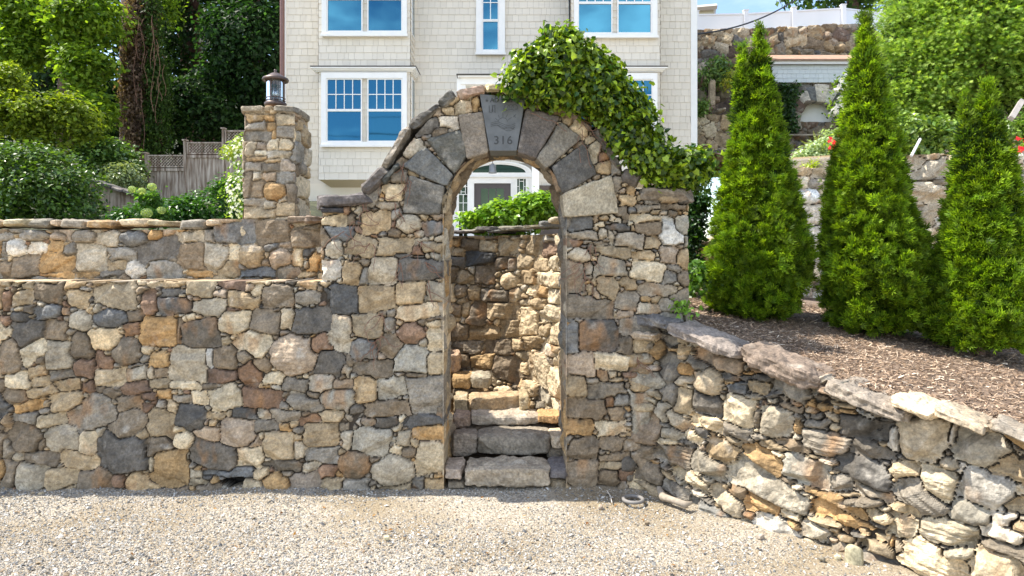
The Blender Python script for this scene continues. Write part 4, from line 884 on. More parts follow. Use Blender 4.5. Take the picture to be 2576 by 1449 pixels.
m = MB(); m.box(HX(721), HX(1120), HY - .03, HY + .02, 1.4, HZ(462)); m.build('base_wall', CREAM, house)
m = MB(); m.box(HX(1350), HX(1737), HY - .03, HY + .02, 1.4, HZ(462)); m.build('base_wall', CREAM, house)

def window(u0, u1, v0, v1, y, parent, sashes, trim=10, name='window', head=0, sill=3):
    """u0..v1: outside of the casing; sashes: list of (u0,u1,v0,v1,cols,rows) panes; built as frame > sash, pane, muntins"""
    m = MB(); X = lambda u: HX(u, y); Z = lambda v: HZ(v, y)
    us = sorted(sashes); ua, ub = min(s_[0] for s_ in us), max(s_[1] for s_ in us); va, vb = min(s_[2] for s_ in us), max(s_[3] for s_ in us)
    t = .03
    m.box(X(u0), X(ua) - t, y - .05, y + .03, Z(v1), Z(v0)); m.box(X(ub) + t, X(u1), y - .05, y + .03, Z(v1), Z(v0))
    m.box(X(ua) - t, X(ub) + t, y - .05, y + .03, Z(va) + t, Z(v0)); m.box(X(ua) - t, X(ub) + t, y - .05, y + .03, Z(v1), Z(vb) - t)
    m.box(X(u0) - .02, X(u1) + .02, y - .085, y - .0505, Z(v1) - .01, Z(v1) + .045)
    fr_ = m.build(name, WHITE, parent)
    for (a, b, c, d, nc, nr) in sashes:
        s = MB(); w = .032; f0, f1 = y - .03, y + .02
        s.box(X(a) - t + .002, X(a) + .0, f0, f1, Z(d) - t + .002, Z(c) + t - .002); s.box(X(b), X(b) + t - .002, f0, f1, Z(d) - t + .002, Z(c) + t - .002)
        s.box(X(a), X(b), f0 + .001, f1, Z(c), Z(c) + t - .002); s.box(X(a), X(b), f0 + .001, f1, Z(d) - t + .002, Z(d)); so = s.build('sash', WHITE); child(so, fr_)
        jr = np.random.default_rng(int(abs(a * 7 + c * 13))); g = MB(); j_ = lambda: y - .002 + jr.uniform(-.006, .006); q4 = [j_(), j_(), j_(), 0]; q4[3] = q4[1] + q4[2] - q4[0]; g.hexa([(X(a), q4[0], Z(d)), (X(a), q4[1], Z(c)), (X(a), y + .015, Z(d)), (X(a), y + .015, Z(c)), (X(b), q4[2], Z(d)), (X(b), q4[3], Z(c)), (X(b), y + .015, Z(d)), (X(b), y + .015, Z(c))]); go = g.build('pane', PANE); child(go, fr_)
        if nc > 1 or nr > 1:
            q = MB()
            for i in range(1, nc): xx = lerp(X(a), X(b), i / nc); q.box(xx - .010, xx + .010, y - .016, y - .005, Z(d), Z(c))
            for i in range(1, nr): zz = lerp(Z(d), Z(c), i / nr); q.box(X(a), X(b), y - .0175, y - .005, zz - .010, zz + .010)
            qo = q.build('muntins', WHITE); child(qo, fr_)
    return fr_

def bay(ua, ub, name='bay'):
    """oriel of two storeys, built at bayY; ua,ub its front corners"""
    X = lambda u: HX(u, bayY); Z = lambda v: HZ(v, bayY)
    for (vt, vb_, sd) in ((-300, 168, 1), (182, 452, 2)):
        m = MB(); m.box(X(ua) + .005, X(ub) - .005, bayY + .006, HY, Z(vb_), Z(vt)); b = m.build(name, CREAM, house)
        s = shingles('bay_shingles', X(ua), X(ub), Z(vb_), Z(vt), bayY, b, 7 * sd + int(ua)); child(s, b)
        # shingled cheek
        for side, sx in ((1, X(ub)), (-1, X(ua))):
            q = MB(); z = Z(vb_); 
            while z < Z(vt) - .01:
                q.add([(sx + side * .016, bayY - .012, z), (sx + side * .016, HY - .01, z), (sx + side * .002, HY - .01, z + .172), (sx + side * .002, bayY - .012, z + .172), (sx, bayY - .012, z), (sx, HY - .01, z)], [(0, 1, 2, 3), (4, 5, 1, 0)]); z += .168
            o = q.build('bay_cheek', SHING); child(o, b)
    m = MB(); x0, x1 = X(ua), X(ub)
    m.box(x0 - .16, x1 + .16, bayY - .16, HY, Z(172), Z(169.5)); o = m.build('flashing', ROOFM, house)
    m = MB()
    for i, (pr, v0, v1) in enumerate(((.15, 172.3, 175.5), (.11, 175.5, 178.5), (.06, 178.5, 181.5))): m.box(x0 - pr, x1 + pr, bayY - pr, HY - .001 * i, Z(v1), Z(v0))
    m.build('cornice', WHITE, house)
    # tapering underside
    m = MB(); m.hexa([(x0 + .01, bayY + .01, Z(452)), (x0 + .01, bayY + .01, Z(452) + .02), (x0 + .14, HY, Z(466)), (x0 + .01, HY, Z(452) + .02), (x1 - .01, bayY + .01, Z(452)), (x1 - .01, bayY + .01, Z(452) + .02), (x1 - .14, HY, Z(466)), (x1 - .01, HY, Z(452) + .02)]); m.build('bay_underside', UNDER, house)
SHING = simple_mat('cheek shingles', (.70, .64, .54), .8, noise=.05); UNDER = simple_mat('tan soffit', (.55, .47, .34), .7)
bay(801.6, 1032); bay(1437, 1660)
K2 = lambda x: 769.2 + .43208 * x; V2 = lambda y: .43208 * y
wB = bayY - .045
def two(up, left, right, rows_top, meet, bottom, cols=4):
    s = []
    for (a, b) in (left, right): s += [(K2(a), K2(b), V2(up), V2(meet - 7), cols, 2), (K2(a), K2(b), V2(meet + 7), V2(bottom), 1, 1)]
    return s
window(K2(92), K2(590), V2(424), V2(855), wB, house, two(465, (128, 322), (366, 557), 2, 643, 820))
window(K2(95), K2(590), V2(-420), V2(213), wB, house, two(-300, (130, 325), (366, 557), 2, -5, 180))
window(K2(1562), K2(2045), V2(-420), V2(222), wB, house, two(-300, (1590, 1778), (1820, 2007), 2, 18, 190))
window(K2(1562), K2(2045), V2(428), V2(860), wB, house, two(470, (1590, 1778), (1820, 2012), 2, 645, 820))
wC = HY - .045
window(K2(992), K2(1160), V2(-300), V2(320), wC, house, [(K2(1033), K2(1118), V2(-180), V2(114), 2, 3), (K2(1033), K2(1118), V2(128), V2(290), 1, 1)])
# cheek windows of the bays
for u_, s_ in ((1032, 1), (1437, -1)):
    for va, vb in ((190, 350), (-200, 82)):
        m = MB(); x = HX(u_, bayY); m.box(x - .03, x + s_ * .03 + .0, bayY + .14, HY - .12, HZ(vb, bayY), HZ(va, bayY)); w = m.build('side_window', WHITE, house)
        m = MB(); m.box(x - .035, x + s_ * .036, bayY + .19, HY - .17, HZ(vb - 5, bayY), HZ(va + 5, bayY)); g = m.build('pane', PANE); child(g, w)

# entrance: zoom at (1240,420), 6.037 per source pixel
KD = lambda x: 1109.1 + .14816 * x; VD = lambda y: 375.7 + .14816 * y
X = lambda x: HX(KD(x)); Z = lambda y: HZ(VD(y))
m = MB(); dy = HY - .10
m.box(X(100), X(310), dy, HY, 1.7, Z(480)); m.box(X(455), X(567), dy, HY, 1.7, Z(480)); m.box(X(1187), X(1295), dy, HY, 1.7, Z(480)); m.box(X(1440), X(1545), dy, HY, 1.7, Z(480))
m.box(X(310), X(455), dy + .001, HY, Z(505), Z(480)); m.box(X(1295), X(1440), dy + .001, HY, Z(505), Z(480)); m.box(X(567), X(1187), dy + .001, HY, Z(582), Z(480))
m.box(X(60), X(1560), dy - .03, HY, Z(480), Z(405)); m.box(X(60), X(1560), dy - .06, dy - .0305, Z(480), Z(470))
for xx in (215, 235, 255, 275, 1210, 1232, 1254, 1470, 1492, 1514): m.box(X(xx), X(xx + 9), dy - .012, dy - .0005, 1.7, Z(500))
por = m.build('door_surround', WHITE, house)
# fanlight: elliptical glass with a moulded arch
cx_ = KD(990); ecx = HX(cx_); ez = Z(405); rx, rz_ = (X(1440) - X(540)) / 2, Z(265) - Z(405)
def ell(k, n=28, a0=0, a1=pi): return [(ecx + (rx * k[0]) * cos(a), ez + (rz_ * k[1]) * sin(a)) for a in np.linspace(a0, a1, n)]
m = MB(); pts = ell((1, 1)); m.prism(pts[::-1], HY - .04, HY - .02); fl = m.build('fanlight', DARKPANE, house)
m = MB()
for (k0, k1, yy) in (((1.0, 1.0), (1.10, 1.18), dy - .02), ((1.10, 1.18), (1.22, 1.36), dy - .05)):
    A = ell(k0); B = ell(k1)
    for i in range(len(A) - 1):
        m.hexa([(A[i][0], yy, A[i][1]), (B[i][0], yy, B[i][1]), (A[i][0], HY, A[i][1]), (B[i][0], HY, B[i][1]), (A[i + 1][0], yy, A[i + 1][1]), (B[i + 1][0], yy, B[i + 1][1]), (A[i + 1][0], HY, A[i + 1][1]), (B[i + 1][0], HY, B[i + 1][1])])
m.build('arch_moulding', WHITE, house)
dr = MB(); dr.box(X(570), X(1184), HY - .05, HY - .005, 1.75, Z(585)); door = dr.build('door', DOORM, house)
m = MB(); m.box(X(682), X(1068), HY - .054, HY - .0505, 2.3, Z(668)); o = m.build('glass', DARKPANE); child(o, door)
m = MB()
for xx in (810, 938): m.box(X(xx - 8), X(xx + 8), HY - .064, HY - .0545, 2.3, Z(668))
m.box(X(682), X(1068), HY - .063, HY - .0545, Z(960), Z(950)); o = m.build('glazing_bars', DOORM); child(o, door)
m = MB(); m.tube([(X(1150), HY - .09, 2.65), (X(1150), HY - .09, 2.85)], .012); o = m.build('handle', BRONZE); child(o, door)
for (a, b) in ((310, 455), (1295, 1440)):
    m = MB(); m.box(X(a), X(b), HY - .04, HY - .02, 1.9, Z(505)); sl = m.build('sidelight', DARKPANE, house)
    m = MB(); w = (b - a)
    def vb(fx, y0, y1, t=5): m.box(X(a + fx * w - t), X(a + fx * w + t), HY - .055, HY - .0405, Z(y1), Z(y0))
    def hb(y, f0=0, f1=1, t=5): m.box(X(a + f0 * w), X(a + f1 * w), HY - .057, HY - .0405, Z(y + t), Z(y - t))
    for k0 in (0, 570, 1140):
        vb(.24, 505 + k0, 770 + k0); vb(.76, 505 + k0, 770 + k0); hb(545 + k0, .24, .76); hb(635 + k0, 0, .24); hb(635 + k0, .76, 1); hb(725 + k0, .24, .76); hb(770 + k0)
        vb(.5, 770 + k0, 1060 + k0); hb(912 + k0); hb(1058 + k0)
    o = m.build('leading', WHITE); child(o, sl)
pY = 15.6
m = MB(); m.box(HX(KD(1545), pY), HX(KD(1665), pY), pY - .09, pY + .09, 1.8, HZ(200, pY)); m.build('portico_post', WHITE, house)
m = MB(); m.box(HX(1150, pY), HX(1172, pY), pY - .09, pY + .09, HZ(470, pY), HZ(200, pY)); m.build('portico_post', WHITE, house)
m = MB(); m.box(HX(1160, pY), HX(1400, pY), pY - .12, HY, HZ(215, pY), HZ(199, pY)); m.box(HX(1153, pY), HX(1407, pY), pY - .20, HY, HZ(199, pY) + .001, HZ(195, pY)); m.build('portico_beam', WHITE, house)
m = MB(); m.box(HX(1150, pY), HX(1410, pY), pY - .23, HY, HZ(194.8, pY), HZ(192, pY)); m.build('portico_roof', ROOFM, house)
DSTONE = simple_mat('dark veneer stone', (.11, .085, .07), .8, noise=.35, nscale=5)
m = MB(); m.box(X(1670), X(2300), HY - .12, HY - .031, 1.8, Z(620)); m.build('stone_veneer', DSTONE, house)
shingles('shingle_wall', X(1670), X(2300), Z(618), Z(380), HY - .035, house, 77, course=.09)
# hanging lamp of the porch
lx, lyy = HX(KD(878), 16.0), 16.0; zz = lambda y: HZ(VD(y), 16.0); kk = 16.0 / F * .14816
plamp = empty('porch_lamp', (lx, lyy, zz(400)), 'grey bell shaped hanging lamp in front of the fanlight over the door', 'lamp')
m = MB(); m.lathe([(0, zz(240)), (.03, zz(242)), (.045, zz(255)), (56 * kk, zz(262)), (62 * kk, zz(375)), (70 * kk, zz(380)), (70 * kk, zz(405)), (0, zz(405))], (lx, lyy, 0), 20); m.build('shade', simple_mat('grey lamp metal', (.22, .24, .26), .35, .4), plamp, True)
m = MB(); m.tube([(lx, lyy, zz(240)), (lx, lyy, zz(-60))], .008); m.build('rod', BRONZE, plamp)
# ceiling lamp glowing behind the upper right bay is seen through its pane: skipped glass, the pane mirrors the sky

# ------------------------------------------------------------------ right background: terraces, fence, shed
Z3X = lambda x: Z3[0] + Z3[2] * x; Z3Y = lambda y: Z3[2] * y
VINYL = simple_mat('white vinyl', (.80, .81, .83), .35, noise=.03, nscale=2)
posts = [(135, 95, 210, 24), (460, 88, 207, 24), (775, 70, 190, 24), (1100, 52, 172, 24), (1360, 85, 190, 26.5), (1500, 190, 262, 37)]
PW = []
for (x_, yt, yb, Y) in posts:
    a = W(Z3X(x_), Z3Y(yt), Y); b = W(Z3X(x_), Z3Y(yb), Y); PW.append((a[0], Y, a[2], b[2]))
vf = empty('vinyl_fence', (PW[0][0], 24, PW[0][3]), 'white vinyl privacy fence along the top of the upper stone wall, against the sky', 'fence')
for i, (x_, Y, zt, zb) in enumerate(PW):
    m = MB(); m.box(x_ - .075, x_ + .075, Y - .09, Y + .06, zb - .25, zt + .08); m.box(x_ - .095, x_ + .095, Y - .11, Y + .08, zt + .081, zt + .11); m.build('post', VINYL, vf)
    if i + 1 < len(PW):
        x2, Y2_, zt2, zb2 = PW[i + 1]
        for nm, (f0, f1), dd in (('panel', (0.06, .93), 0), ('rail', (.92, 1.0), .03), ('rail', (0, .07), .03)):
            m = MB(); m.hexa([(x_, Y - dd - .012, lerp(zb, zt, f0)), (x_, Y - dd - .012, lerp(zb, zt, f1)), (x_, Y + dd + .012, lerp(zb, zt, f0)), (x_, Y + dd + .012, lerp(zb, zt, f1)), (x2, Y2_ - dd - .012, lerp(zb2, zt2, f0)), (x2, Y2_ - dd - .012, lerp(zb2, zt2, f1)), (x2, Y2_ + dd + .012, lerp(zb2, zt2, f0)), (x2, Y2_ + dd + .012, lerp(zb2, zt2, f1))]); m.build(nm, VINYL, vf)
up = Path([(PW[0][0] - 1.5, 23.7)] + [(a[0], a[1] - .3) for a in PW] , smooth=1.0, step=.05)
fu = field(0, up.s[-1], 4.6, 10.2, .03, [], 71, sizes=(.21, .17, .13, .10, .075, .05), auto='ggntttpnTcGnmgc', relief=2.0, grow=.04, rad=.03, mdepth=.03, asp=(1, 1.9))
us = np.array([float(np.interp(a[0], up.x, up.s)) for a in PW]); uz = np.array([a[3] + .02 for a in PW])
uw = put('upper_stone_wall', relief_mesh('upper_stone_wall', fu, up.surf, fu['ZZ'] < np.interp(fu['SS'], us, uz) + .05 * fbm(fu['SS'] * 2, fu['SS'] * 0, None, 3, 2), .6))
tag(uw, 'high rubble retaining wall directly under the white vinyl fence', 'stone wall')

# terrain of the right slope, of the yard and the left slope
SOIL = simple_mat('soil', (.10, .072, .05), .95, noise=.4, nscale=6, bump=.02, bscale=12)
def sheet(name, xs, ys, zf, mat, keep=None):
    Xg, Yg = np.meshgrid(xs, ys); Zg = zf(Xg, Yg); V = np.stack([Xg, Yg, Zg], -1).reshape(-1, 3); i = np.arange(len(V)).reshape(Xg.shape)
    q = np.stack([i[:-1, :-1], i[:-1, 1:], i[1:, 1:], i[1:, :-1]], -1).reshape(-1, 4)
    if keep is not None: q = q[keep((Xg[:-1, :-1] + Xg[1:, 1:]).ravel() / 2, (Yg[:-1, :-1] + Yg[1:, 1:]).ravel() / 2)]
    return tag(put(name, mesh_np(name, V, q, None, True, [mat])), kind='structure')
def zslope(x, y): return np.interp(y, [10.9, 19, 21.5, 23.3, 23.45, 24.2, 24.4, 60], [3.1, 4.8, 5.2, 6.6, 7.2, 8.3, 9.5, 12]) + .15 * fbm(x * .5, y * .5, None, 3, 3) * (y < 23)
sheet('hill', np.linspace(4.75, 40, 100), np.r_[np.linspace(10.9, 25, 70), 30, 60], zslope, SOIL)
def zyard(x, y):
    l = np.clip((-3.0 - x) / 1.2, 0, 1); return 2.0 + l * np.clip(y - 7.5, 0, 14.5) * .125 + l * np.clip(y - 22, 0, 40) * .34 - .5 * (x > .7) * (y < 12)
GRASS = simple_mat('dark soil and leaf litter', (.05, .055, .025), .95, noise=.5, nscale=4, bump=.03, bscale=8)
sheet('terrain', np.r_[np.linspace(-60, -12, 20), np.linspace(-11.5, 4.7, 60)], np.r_[np.linspace(6.28, 17, 50), np.linspace(18, 70, 40)], zyard, GRASS,
      lambda x, y: ~(((x > -2.6) & (x < .62) & (y < 7.6)) | ((x > 1.5) & (y < 10.5))))
m = MB(); m.box(-2.4, .5, 5.9, 7.3, -.3, .12); tag(m.build('stairwell_ground', SOIL), kind='structure')

BOUNCE_PALE = simple_mat('pale bounce ground', (.50, .46, .39), .9, noise=.1, nscale=3)  # unseen pale sheet, added to bounce light up to the bay underside
sheet('bounce_ground', np.linspace(-5.4, 4.5, 30), np.linspace(8.6, 16.95, 20), lambda x, y: x * 0 + 2.02, BOUNCE_PALE)
# mulch bed
mp_pts = np.array([(1.2, 5.1, 1.27), (1.6, 4.75, 1.18), (1.97, 4.3, 1.06), (2.3, 3.97, 1.0), (2.7, 3.55, .90), (2.23, 6.2, 1.28), (3.29, 6, 1.16), (3.86, 5.7, 1.10), (1.58, 6.0, 1.45)])
co = np.linalg.lstsq(np.c_[mp_pts[:, :2], np.ones(9)], mp_pts[:, 2], rcond=None)[0]
def zm(x, y): return co[0] * x + co[1] * np.minimum(y, 7.2) + co[2] + .035 * fbm(x * 1.3, y * 1.3, None, 4, 4) - .02 + .22 * np.clip(1.75 - x, 0, 1) * (y > 5.2) * np.clip(y - 5.3, 0, 1)
MULCH = simple_mat('mulch', (.19, .135, .095), .95, noise=.45, nscale=55, bump=.02, bscale=45)
def build_mulch():
    xs = np.r_[np.linspace(.98, 6, 130), np.linspace(6.2, 14, 20)]; t = np.linspace(0, 1, 90) ** 1.4
    xx = np.maximum(xs, 1.05); yf = np.interp(xs, R1P.x, R1P.y) + .16
    Xg = np.repeat(xs[None], 90, 0); Yg = yf[None] + (11.0 - yf[None]) * t[:, None]; Zg = zm(Xg, Yg)
    V = np.stack([Xg, Yg, Zg], -1).reshape(-1, 3); i = np.arange(len(V)).reshape(Xg.shape); q = np.stack([i[:-1, :-1], i[:-1, 1:], i[1:, 1:], i[1:, :-1]], -1).reshape(-1, 4)
    cx = (Xg[:-1, :-1] + Xg[1:, 1:]).ravel() / 2; cy = (Yg[:-1, :-1] + Yg[1:, 1:]).ravel() / 2
    q = q[~((cx < 1.42) & (cy > 5.3) & (cy < 5.95))]
    tag(put('planting_bed', mesh_np('planting_bed', V, q, None, True, [MULCH])), kind='structure')
    rng = np.random.default_rng(9); n = 70000; x = rng.uniform(1.0, 5.2, n); y = np.interp(x, R1P.x, R1P.y) + .12 + rng.random(n) ** 1.3 * 3.6
    k = ~((x < 1.45) & (y > 5.2) & (y < 6.0)); x, y = x[k], y[k]; n = len(x)
    P = np.stack([x, y, zm(x, y) + rng.uniform(0, .012, n)], 1); N = rng.normal(0, .45, (n, 3)) + np.array([0, 0, 1]); T = rng.normal(size=(n, 3)) * np.array([1, 1, .25])
    c = np.array([(.17, .118, .078), (.25, .178, .122), (.10, .066, .045), (.36, .275, .20), (.05, .034, .025), (.46, .385, .30)])[rng.choice(6, n, p=[.3, .27, .17, .14, .07, .05])] * rng.uniform(1.1, 1.9, (n, 1))
    tv = np.array([(-.10, 0, 0), (.10, 0, 0), (.08, 1, .05), (-.06, .95, .03)]); T /= np.linalg.norm(T, axis=1)[:, None]; N /= np.linalg.norm(N, axis=1)[:, None]; B = np.cross(N, T); s = rng.uniform(.012, .045, n)[:, None, None]
    V = P[:, None] + s * (tv[None, :, :1] * B[:, None] + tv[None, :, 1:2] * T[:, None] + tv[None, :, 2:] * N[:, None])
    tag(put('mulch', mesh_np('mulch', V.reshape(-1, 3), np.arange(n * 4).reshape(-1, 4), np.repeat(c, 4, 0), False, [VCOL])), 'shredded brown bark mulch around the feet of the evergreens', 'mulch', kind='stuff')
build_mulch()

# terrace wall behind the evergreens
t1 = Path([(HX(1730, 10.2), 10.0), (HX(1960, 10.3), 10.3), (HX(2096, 10.5), 10.5), (HX(2105, 10.9), 10.95), (HX(2400, 10.9), 10.9), (HX(2900, 10.9), 10.4)], smooth=.12, step=.03)
ft = field(0, t1.s[-1], .9, 3.7, .016, [], 83, sizes=(.16, .12, .09, .065, .045, .03), auto='ccTwwTcgwTtc', gain=1.25, relief=2.0, grow=.014, asp=(1.3, 3), mortar=(.09, .075, .055), mdepth=.05, rotj=.12, tall=.03, rad=.02)
q_ = np.array([t1.px(u, v) for u, v in ((1735, 598), (1820, 600), (1900, 560), (1960, 420), (2093, 419), (2098, 388), (2300, 386), (2700, 384))])
tw = put('terrace_wall', relief_mesh('terrace_wall', ft, t1.surf, ft['ZZ'] < np.interp(ft['SS'], q_[:, 0], q_[:, 1]) + .03 * fbm(ft['SS'] * 4, ft['SS'] * 0, None, 3, 2), .6))
tag(tw, 'pale dry laid terrace wall glimpsed between the three evergreens', 'stone wall')

# shed with stone arch
SY = 21.5
shed = empty('garden_shed', (HX(2085, SY), SY, 5), 'low shed with brown roof and pale shingles above a small stone arch with white door', 'shed')
SG = simple_mat('brown roof shingles', (.36, .22, .15), .85, noise=.25, nscale=7, bump=.02, bscale=9)
xl, xr = HX(1900, SY), HX(2232, SY)
m = MB(); z0_, z1_ = HZ(153, SY - .2), HZ(138.5, SY + 1.6); m.hexa([(xl - .1, SY - .25, z0_), (xl - .1, SY - .25, z0_ + .05), (xl - .1, SY + 1.6, z1_ - .05), (xl - .1, SY + 1.6, z1_), (xr + .1, SY - .25, z0_), (xr + .1, SY - .25, z0_ + .05), (xr + .1, SY + 1.6, z1_ - .05), (xr + .1, SY + 1.6, z1_)]); m.build('roof', SG, shed)
m = MB(); m.box(xl, xr, SY - .18, SY - .12, HZ(164.6, SY), HZ(153.6, SY)); m.build('fascia', WHITE, shed)
shingles('shingle_wall', xl, xr, HZ(208.6, SY), HZ(164.4, SY), SY - .05, shed, 17, col=(.62, .66, .66), course=.138)
m = MB(); m.box(xl, xr, SY, SY + 1.5, HZ(209, SY), HZ(155, SY)); m.build('body_wall', CREAM, shed)
scx, scz = HX(2059.3, SY), HZ(304.5, SY); ri, ro = 47.5 * SY / F, 90 * SY / F
fs_ = field(scx - 2.2, scx + 2.3, HZ(345, SY), HZ(209, SY), .022, [], 91, sizes=(.22, .17, .12, .09, .06, .04), auto='GngmnkGgn', relief=1.8, grow=.03, rad=.025, asp=(1, 1.8))
sp_ = Path([(scx - 2.3, SY), (scx + 2.4, SY)], sx=scx - 2.3)
rr_ = np.hypot(fs_['SS'] - scx, fs_['ZZ'] - scz)
child(put('rubble_masonry', relief_mesh('rubble_masonry', fs_, sp_.surf, ~((rr_ < ri) & (fs_['ZZ'] > scz - .02)), .5)), shed)
for i, (a0, a1, c) in enumerate([(182, 205, 'c'), (158, 182, 'c'), (133, 158, 'm'), (112, 133, 'w'), (97, 112, 'b'), (74, 97, 'w'), (57, 74, 'w'), (38, 57, 'k'), (16, 38, 'c'), (-5, 16, 'w')]):
    a0, a1 = radians(a0 - 1), radians(a1 + 1); P = np.zeros((2, 2, 2, 3)); r1 = ro * (1 + .06 * ((i * 7) % 3 - 1))
    for b, aa in ((0, a1), (1, a0)):
        for d, r_ in ((0, ri * .98), (1, r1)):
            for y_, yy in ((0, SY - .07), (1, SY + .3)): P[b, y_, d] = (scx + r_ * cos(aa), yy, scz + r_ * sin(aa))
    rock_obj('voussoir', P, shed, n=14, rnd=9, amp=.012, col=c, seed=400 + i, chips=3, chipd=.05)
m = MB(); m.prism([(scx + ri * 1.05 * cos(a), scz + ri * 1.05 * sin(a) - .03) for a in np.linspace(0, pi, 24)][::-1], SY + .28, SY + .32); m.build('arched_door', WHITE, shed)
rock_obj('sill_slab', slab8((scx - .1, SY - .1, HZ(344.5, SY)), 1.6, .3, .04), shed, n=30, amp=.012, col='c', seed=420, strata=.003)
fs2 = field(scx - 2.0, scx + 1.5, HZ(400, SY), HZ(347, SY), .022, [], 93, sizes=(.20, .15, .11, .08, .05), auto='GngcgkGgn', relief=1.8, grow=.03, rad=.025)
child(put('lower_masonry', relief_mesh('lower_masonry', fs2, lambda s, z, h: np.stack([s, SY - .25 - h, z], -1), fs2['ZZ'] > -9, .4)), shed)

# rocks and small walls beside the house
rub = Path([(HX(1750, 18.5), 18.5), (HX(1860, 18.5), 18.6)], step=.03); fq = field(0, rub.s[-1], HZ(400, 18.5), HZ(287, 18.5), .02, [], 95, sizes=(.20, .15, .11, .08, .05), auto='tttTnct', relief=1.4, grow=.012, rad=.015, mortar=(.10, .07, .045), asp=(.8, 1.5), rotj=1)
tag(put('rubble_wall', relief_mesh('rubble_wall', fq, rub.surf, fq['ZZ'] > -9, .5)), 'small tan crazy paved stone wall beside the house corner', 'stone wall')
for i, (x_, y_, w, h, c, lb) in enumerate([(165, 640, 60, 80, 'c', 'pale upright boulder against the white house corner'), (195, 600, 70, 60, 'b', 'blue grey boulder behind the pale one by the house corner'), (300, 630, 90, 75, 'g', 'big grey tilted boulder just right of the stone post'), (290, 575, 110, 60, 't', 'tan boulder above the stone post'), (235, 670, 80, 60, 'p', 'pinkish boulder at the foot of the stone post'), (160, 540, 50, 60, 'm', 'brown boulder highest by the house corner'), (210, 730, 100, 40, 'n', 'flat brown stone on top of the crazy paved wall'), (285, 735, 60, 30, 'c', 'small pale stone lying on the crazy paved wall'), (245, 995, 70, 36, 'c', 'pale loose rock below the crazy paved wall'), (190, 985, 50, 40, 'm', 'reddish loose rock below the crazy paved wall')]):
    Yb = 20 - i * .12; c3 = W(Z3X(x_), Z3Y(y_), Yb); k_ = Z3[2] * Yb / F
    o = rock_obj('boulder', slab8((0, 0, 0), w * k_ / 2, .45, h * k_ / 2, 0, radians((i * 47) % 40 - 20)), None, n=16, rnd=3, amp=.05, col=c, seed=500 + i, chips=7, chipd=.2); o.location = c3
    tag(o, lb, 'boulder', 'boulders by the house corner')
o = rock_obj('stone_post', slab8(W(Z3X(240), Z3Y(622), 19), .085, .09, HZ(203, 19) / 2 - HZ(275, 19) / 2, 0, .02), None, n=24, rnd=9, amp=.015, col='p', seed=540); tag(o, 'upright weathered stone post under the little shrub', 'post')

# neighbouring roof, wires
m = MB(); m.hexa([tuple(W(1740, 36, 34)), tuple(W(1740, 22, 34)), tuple(W(1740, 36, 38)), tuple(W(1740, 24, 38)), tuple(W(1797, 36, 34)), tuple(W(1797, 18, 34)), tuple(W(1797, 36, 38)), tuple(W(1797, 20, 38))])
nb = empty('neighbour_house', tuple(W(1770, 60, 34)), 'cream gable end peeking over the white fence at the left', 'house'); m.build('wall', simple_mat('cream wall', (.62, .58, .42), .7), nb)
m = MB(); a, b = W(1735, 22, 33.8), W(1803, 16, 33.8); m.tube([a, b], .14, 4); m.tube([W(1800, 17, 33.8), W(1797, 37, 33.8)], .05, 4); m.build('roof', simple_mat('pale roof', (.5, .46, .4), .8), nb)
CAB = simple_mat('black cable', (.015, .015, .017), .5)
def cable(pts, r, label, n=20):
    t = np.linspace(0, 1, n); P = np.array([W(*p) for p in pts]); d = np.linspace(0, 1, len(P)); q = np.stack([np.interp(t, d, P[:, i]) for i in range(3)], 1)
    co_ = [np.polyfit(d, P[:, i], min(2, len(P) - 1)) for i in range(3)]; q = np.stack([np.polyval(c, t) for c in co_], 1)
    m = MB(); m.tube(q, r, 5); tag(m.build('power_cable', CAB, None, True), label, 'cable', 'overhead cables')
cable([(1700, 88, 17.5), (1870, 62, 19), (2010, -6, 21)], .022, 'thick black cable sagging from the house past the white fence')
cable([(2140, 78, 20), (2310, 32, 20), (2480, -20, 20)], .008, 'upper thin wire crossing in front of the big pale conifer')
cable([(2120, 92, 20), (2320, 46, 20), (2600, -8, 20)], .008, 'lower thin wire crossing in front of the big pale conifer')

for i, (zz0, zz1, r_) in enumerate([(7.2, 7.8, .03), (8.3, 8.1, .018), (9.4, 9.9, .035), (10.6, 10.3, .018)]):
    t = np.linspace(-1, 1, 24); m = MB(); m.tube(np.stack([t * 22, -10 + i * .3 + 0 * t, lerp(zz0, zz1, (t + 1) / 2) - .9 * (1 - t * t)], 1), r_, 5)
    tag(m.build('street_cable', CAB, None, True), ('lowest', 'second lowest', 'second highest', 'highest')[i] + ' street cable, seen only as a dark line mirrored in the house windows', 'cable', 'cables over the street')
# ------------------------------------------------------------------ left background: wooden fence, old wall
WOOD = bpy.data.materials.new('weathered wood'); WOOD.use_nodes = True; nt = WOOD.node_tree; p = nt.nodes['Principled BSDF']
g_ = nt.nodes.new('ShaderNodeNewGeometry'); mp_ = nt.nodes.new('ShaderNodeMapping'); mp_.inputs['Scale'].default_value = (14, 14, 1.6); n_ = nt.nodes.new('ShaderNodeTexNoise'); n_.inputs['Scale'].default_value = 1.6; n_.inputs['Detail'].default_value = 6; r_ = nt.nodes.new('ShaderNodeValToRGB')
r_.color_ramp.elements[0].position = .35; r_.color_ramp.elements[0].color = (.17, .118, .082, 1); r_.color_ramp.elements[1].position = .68; r_.color_ramp.elements[1].color = (.50, .43, .36, 1)
nt.links.new(g_.outputs['Position'], mp_.inputs['Vector']); nt.links.new(mp_.outputs['Vector'], n_.inputs['Vector']); nt.links.new(n_.outputs['Fac'], r_.inputs['Fac']); nt.links.new(r_.outputs['Color'], p.inputs['Base Color']); p.inputs['Roughness'].default_value = .9
FY = 15.0; KF = lambda x: 339.9 + .1789 * x; VF = lambda y: 304.1 + .1789 * y
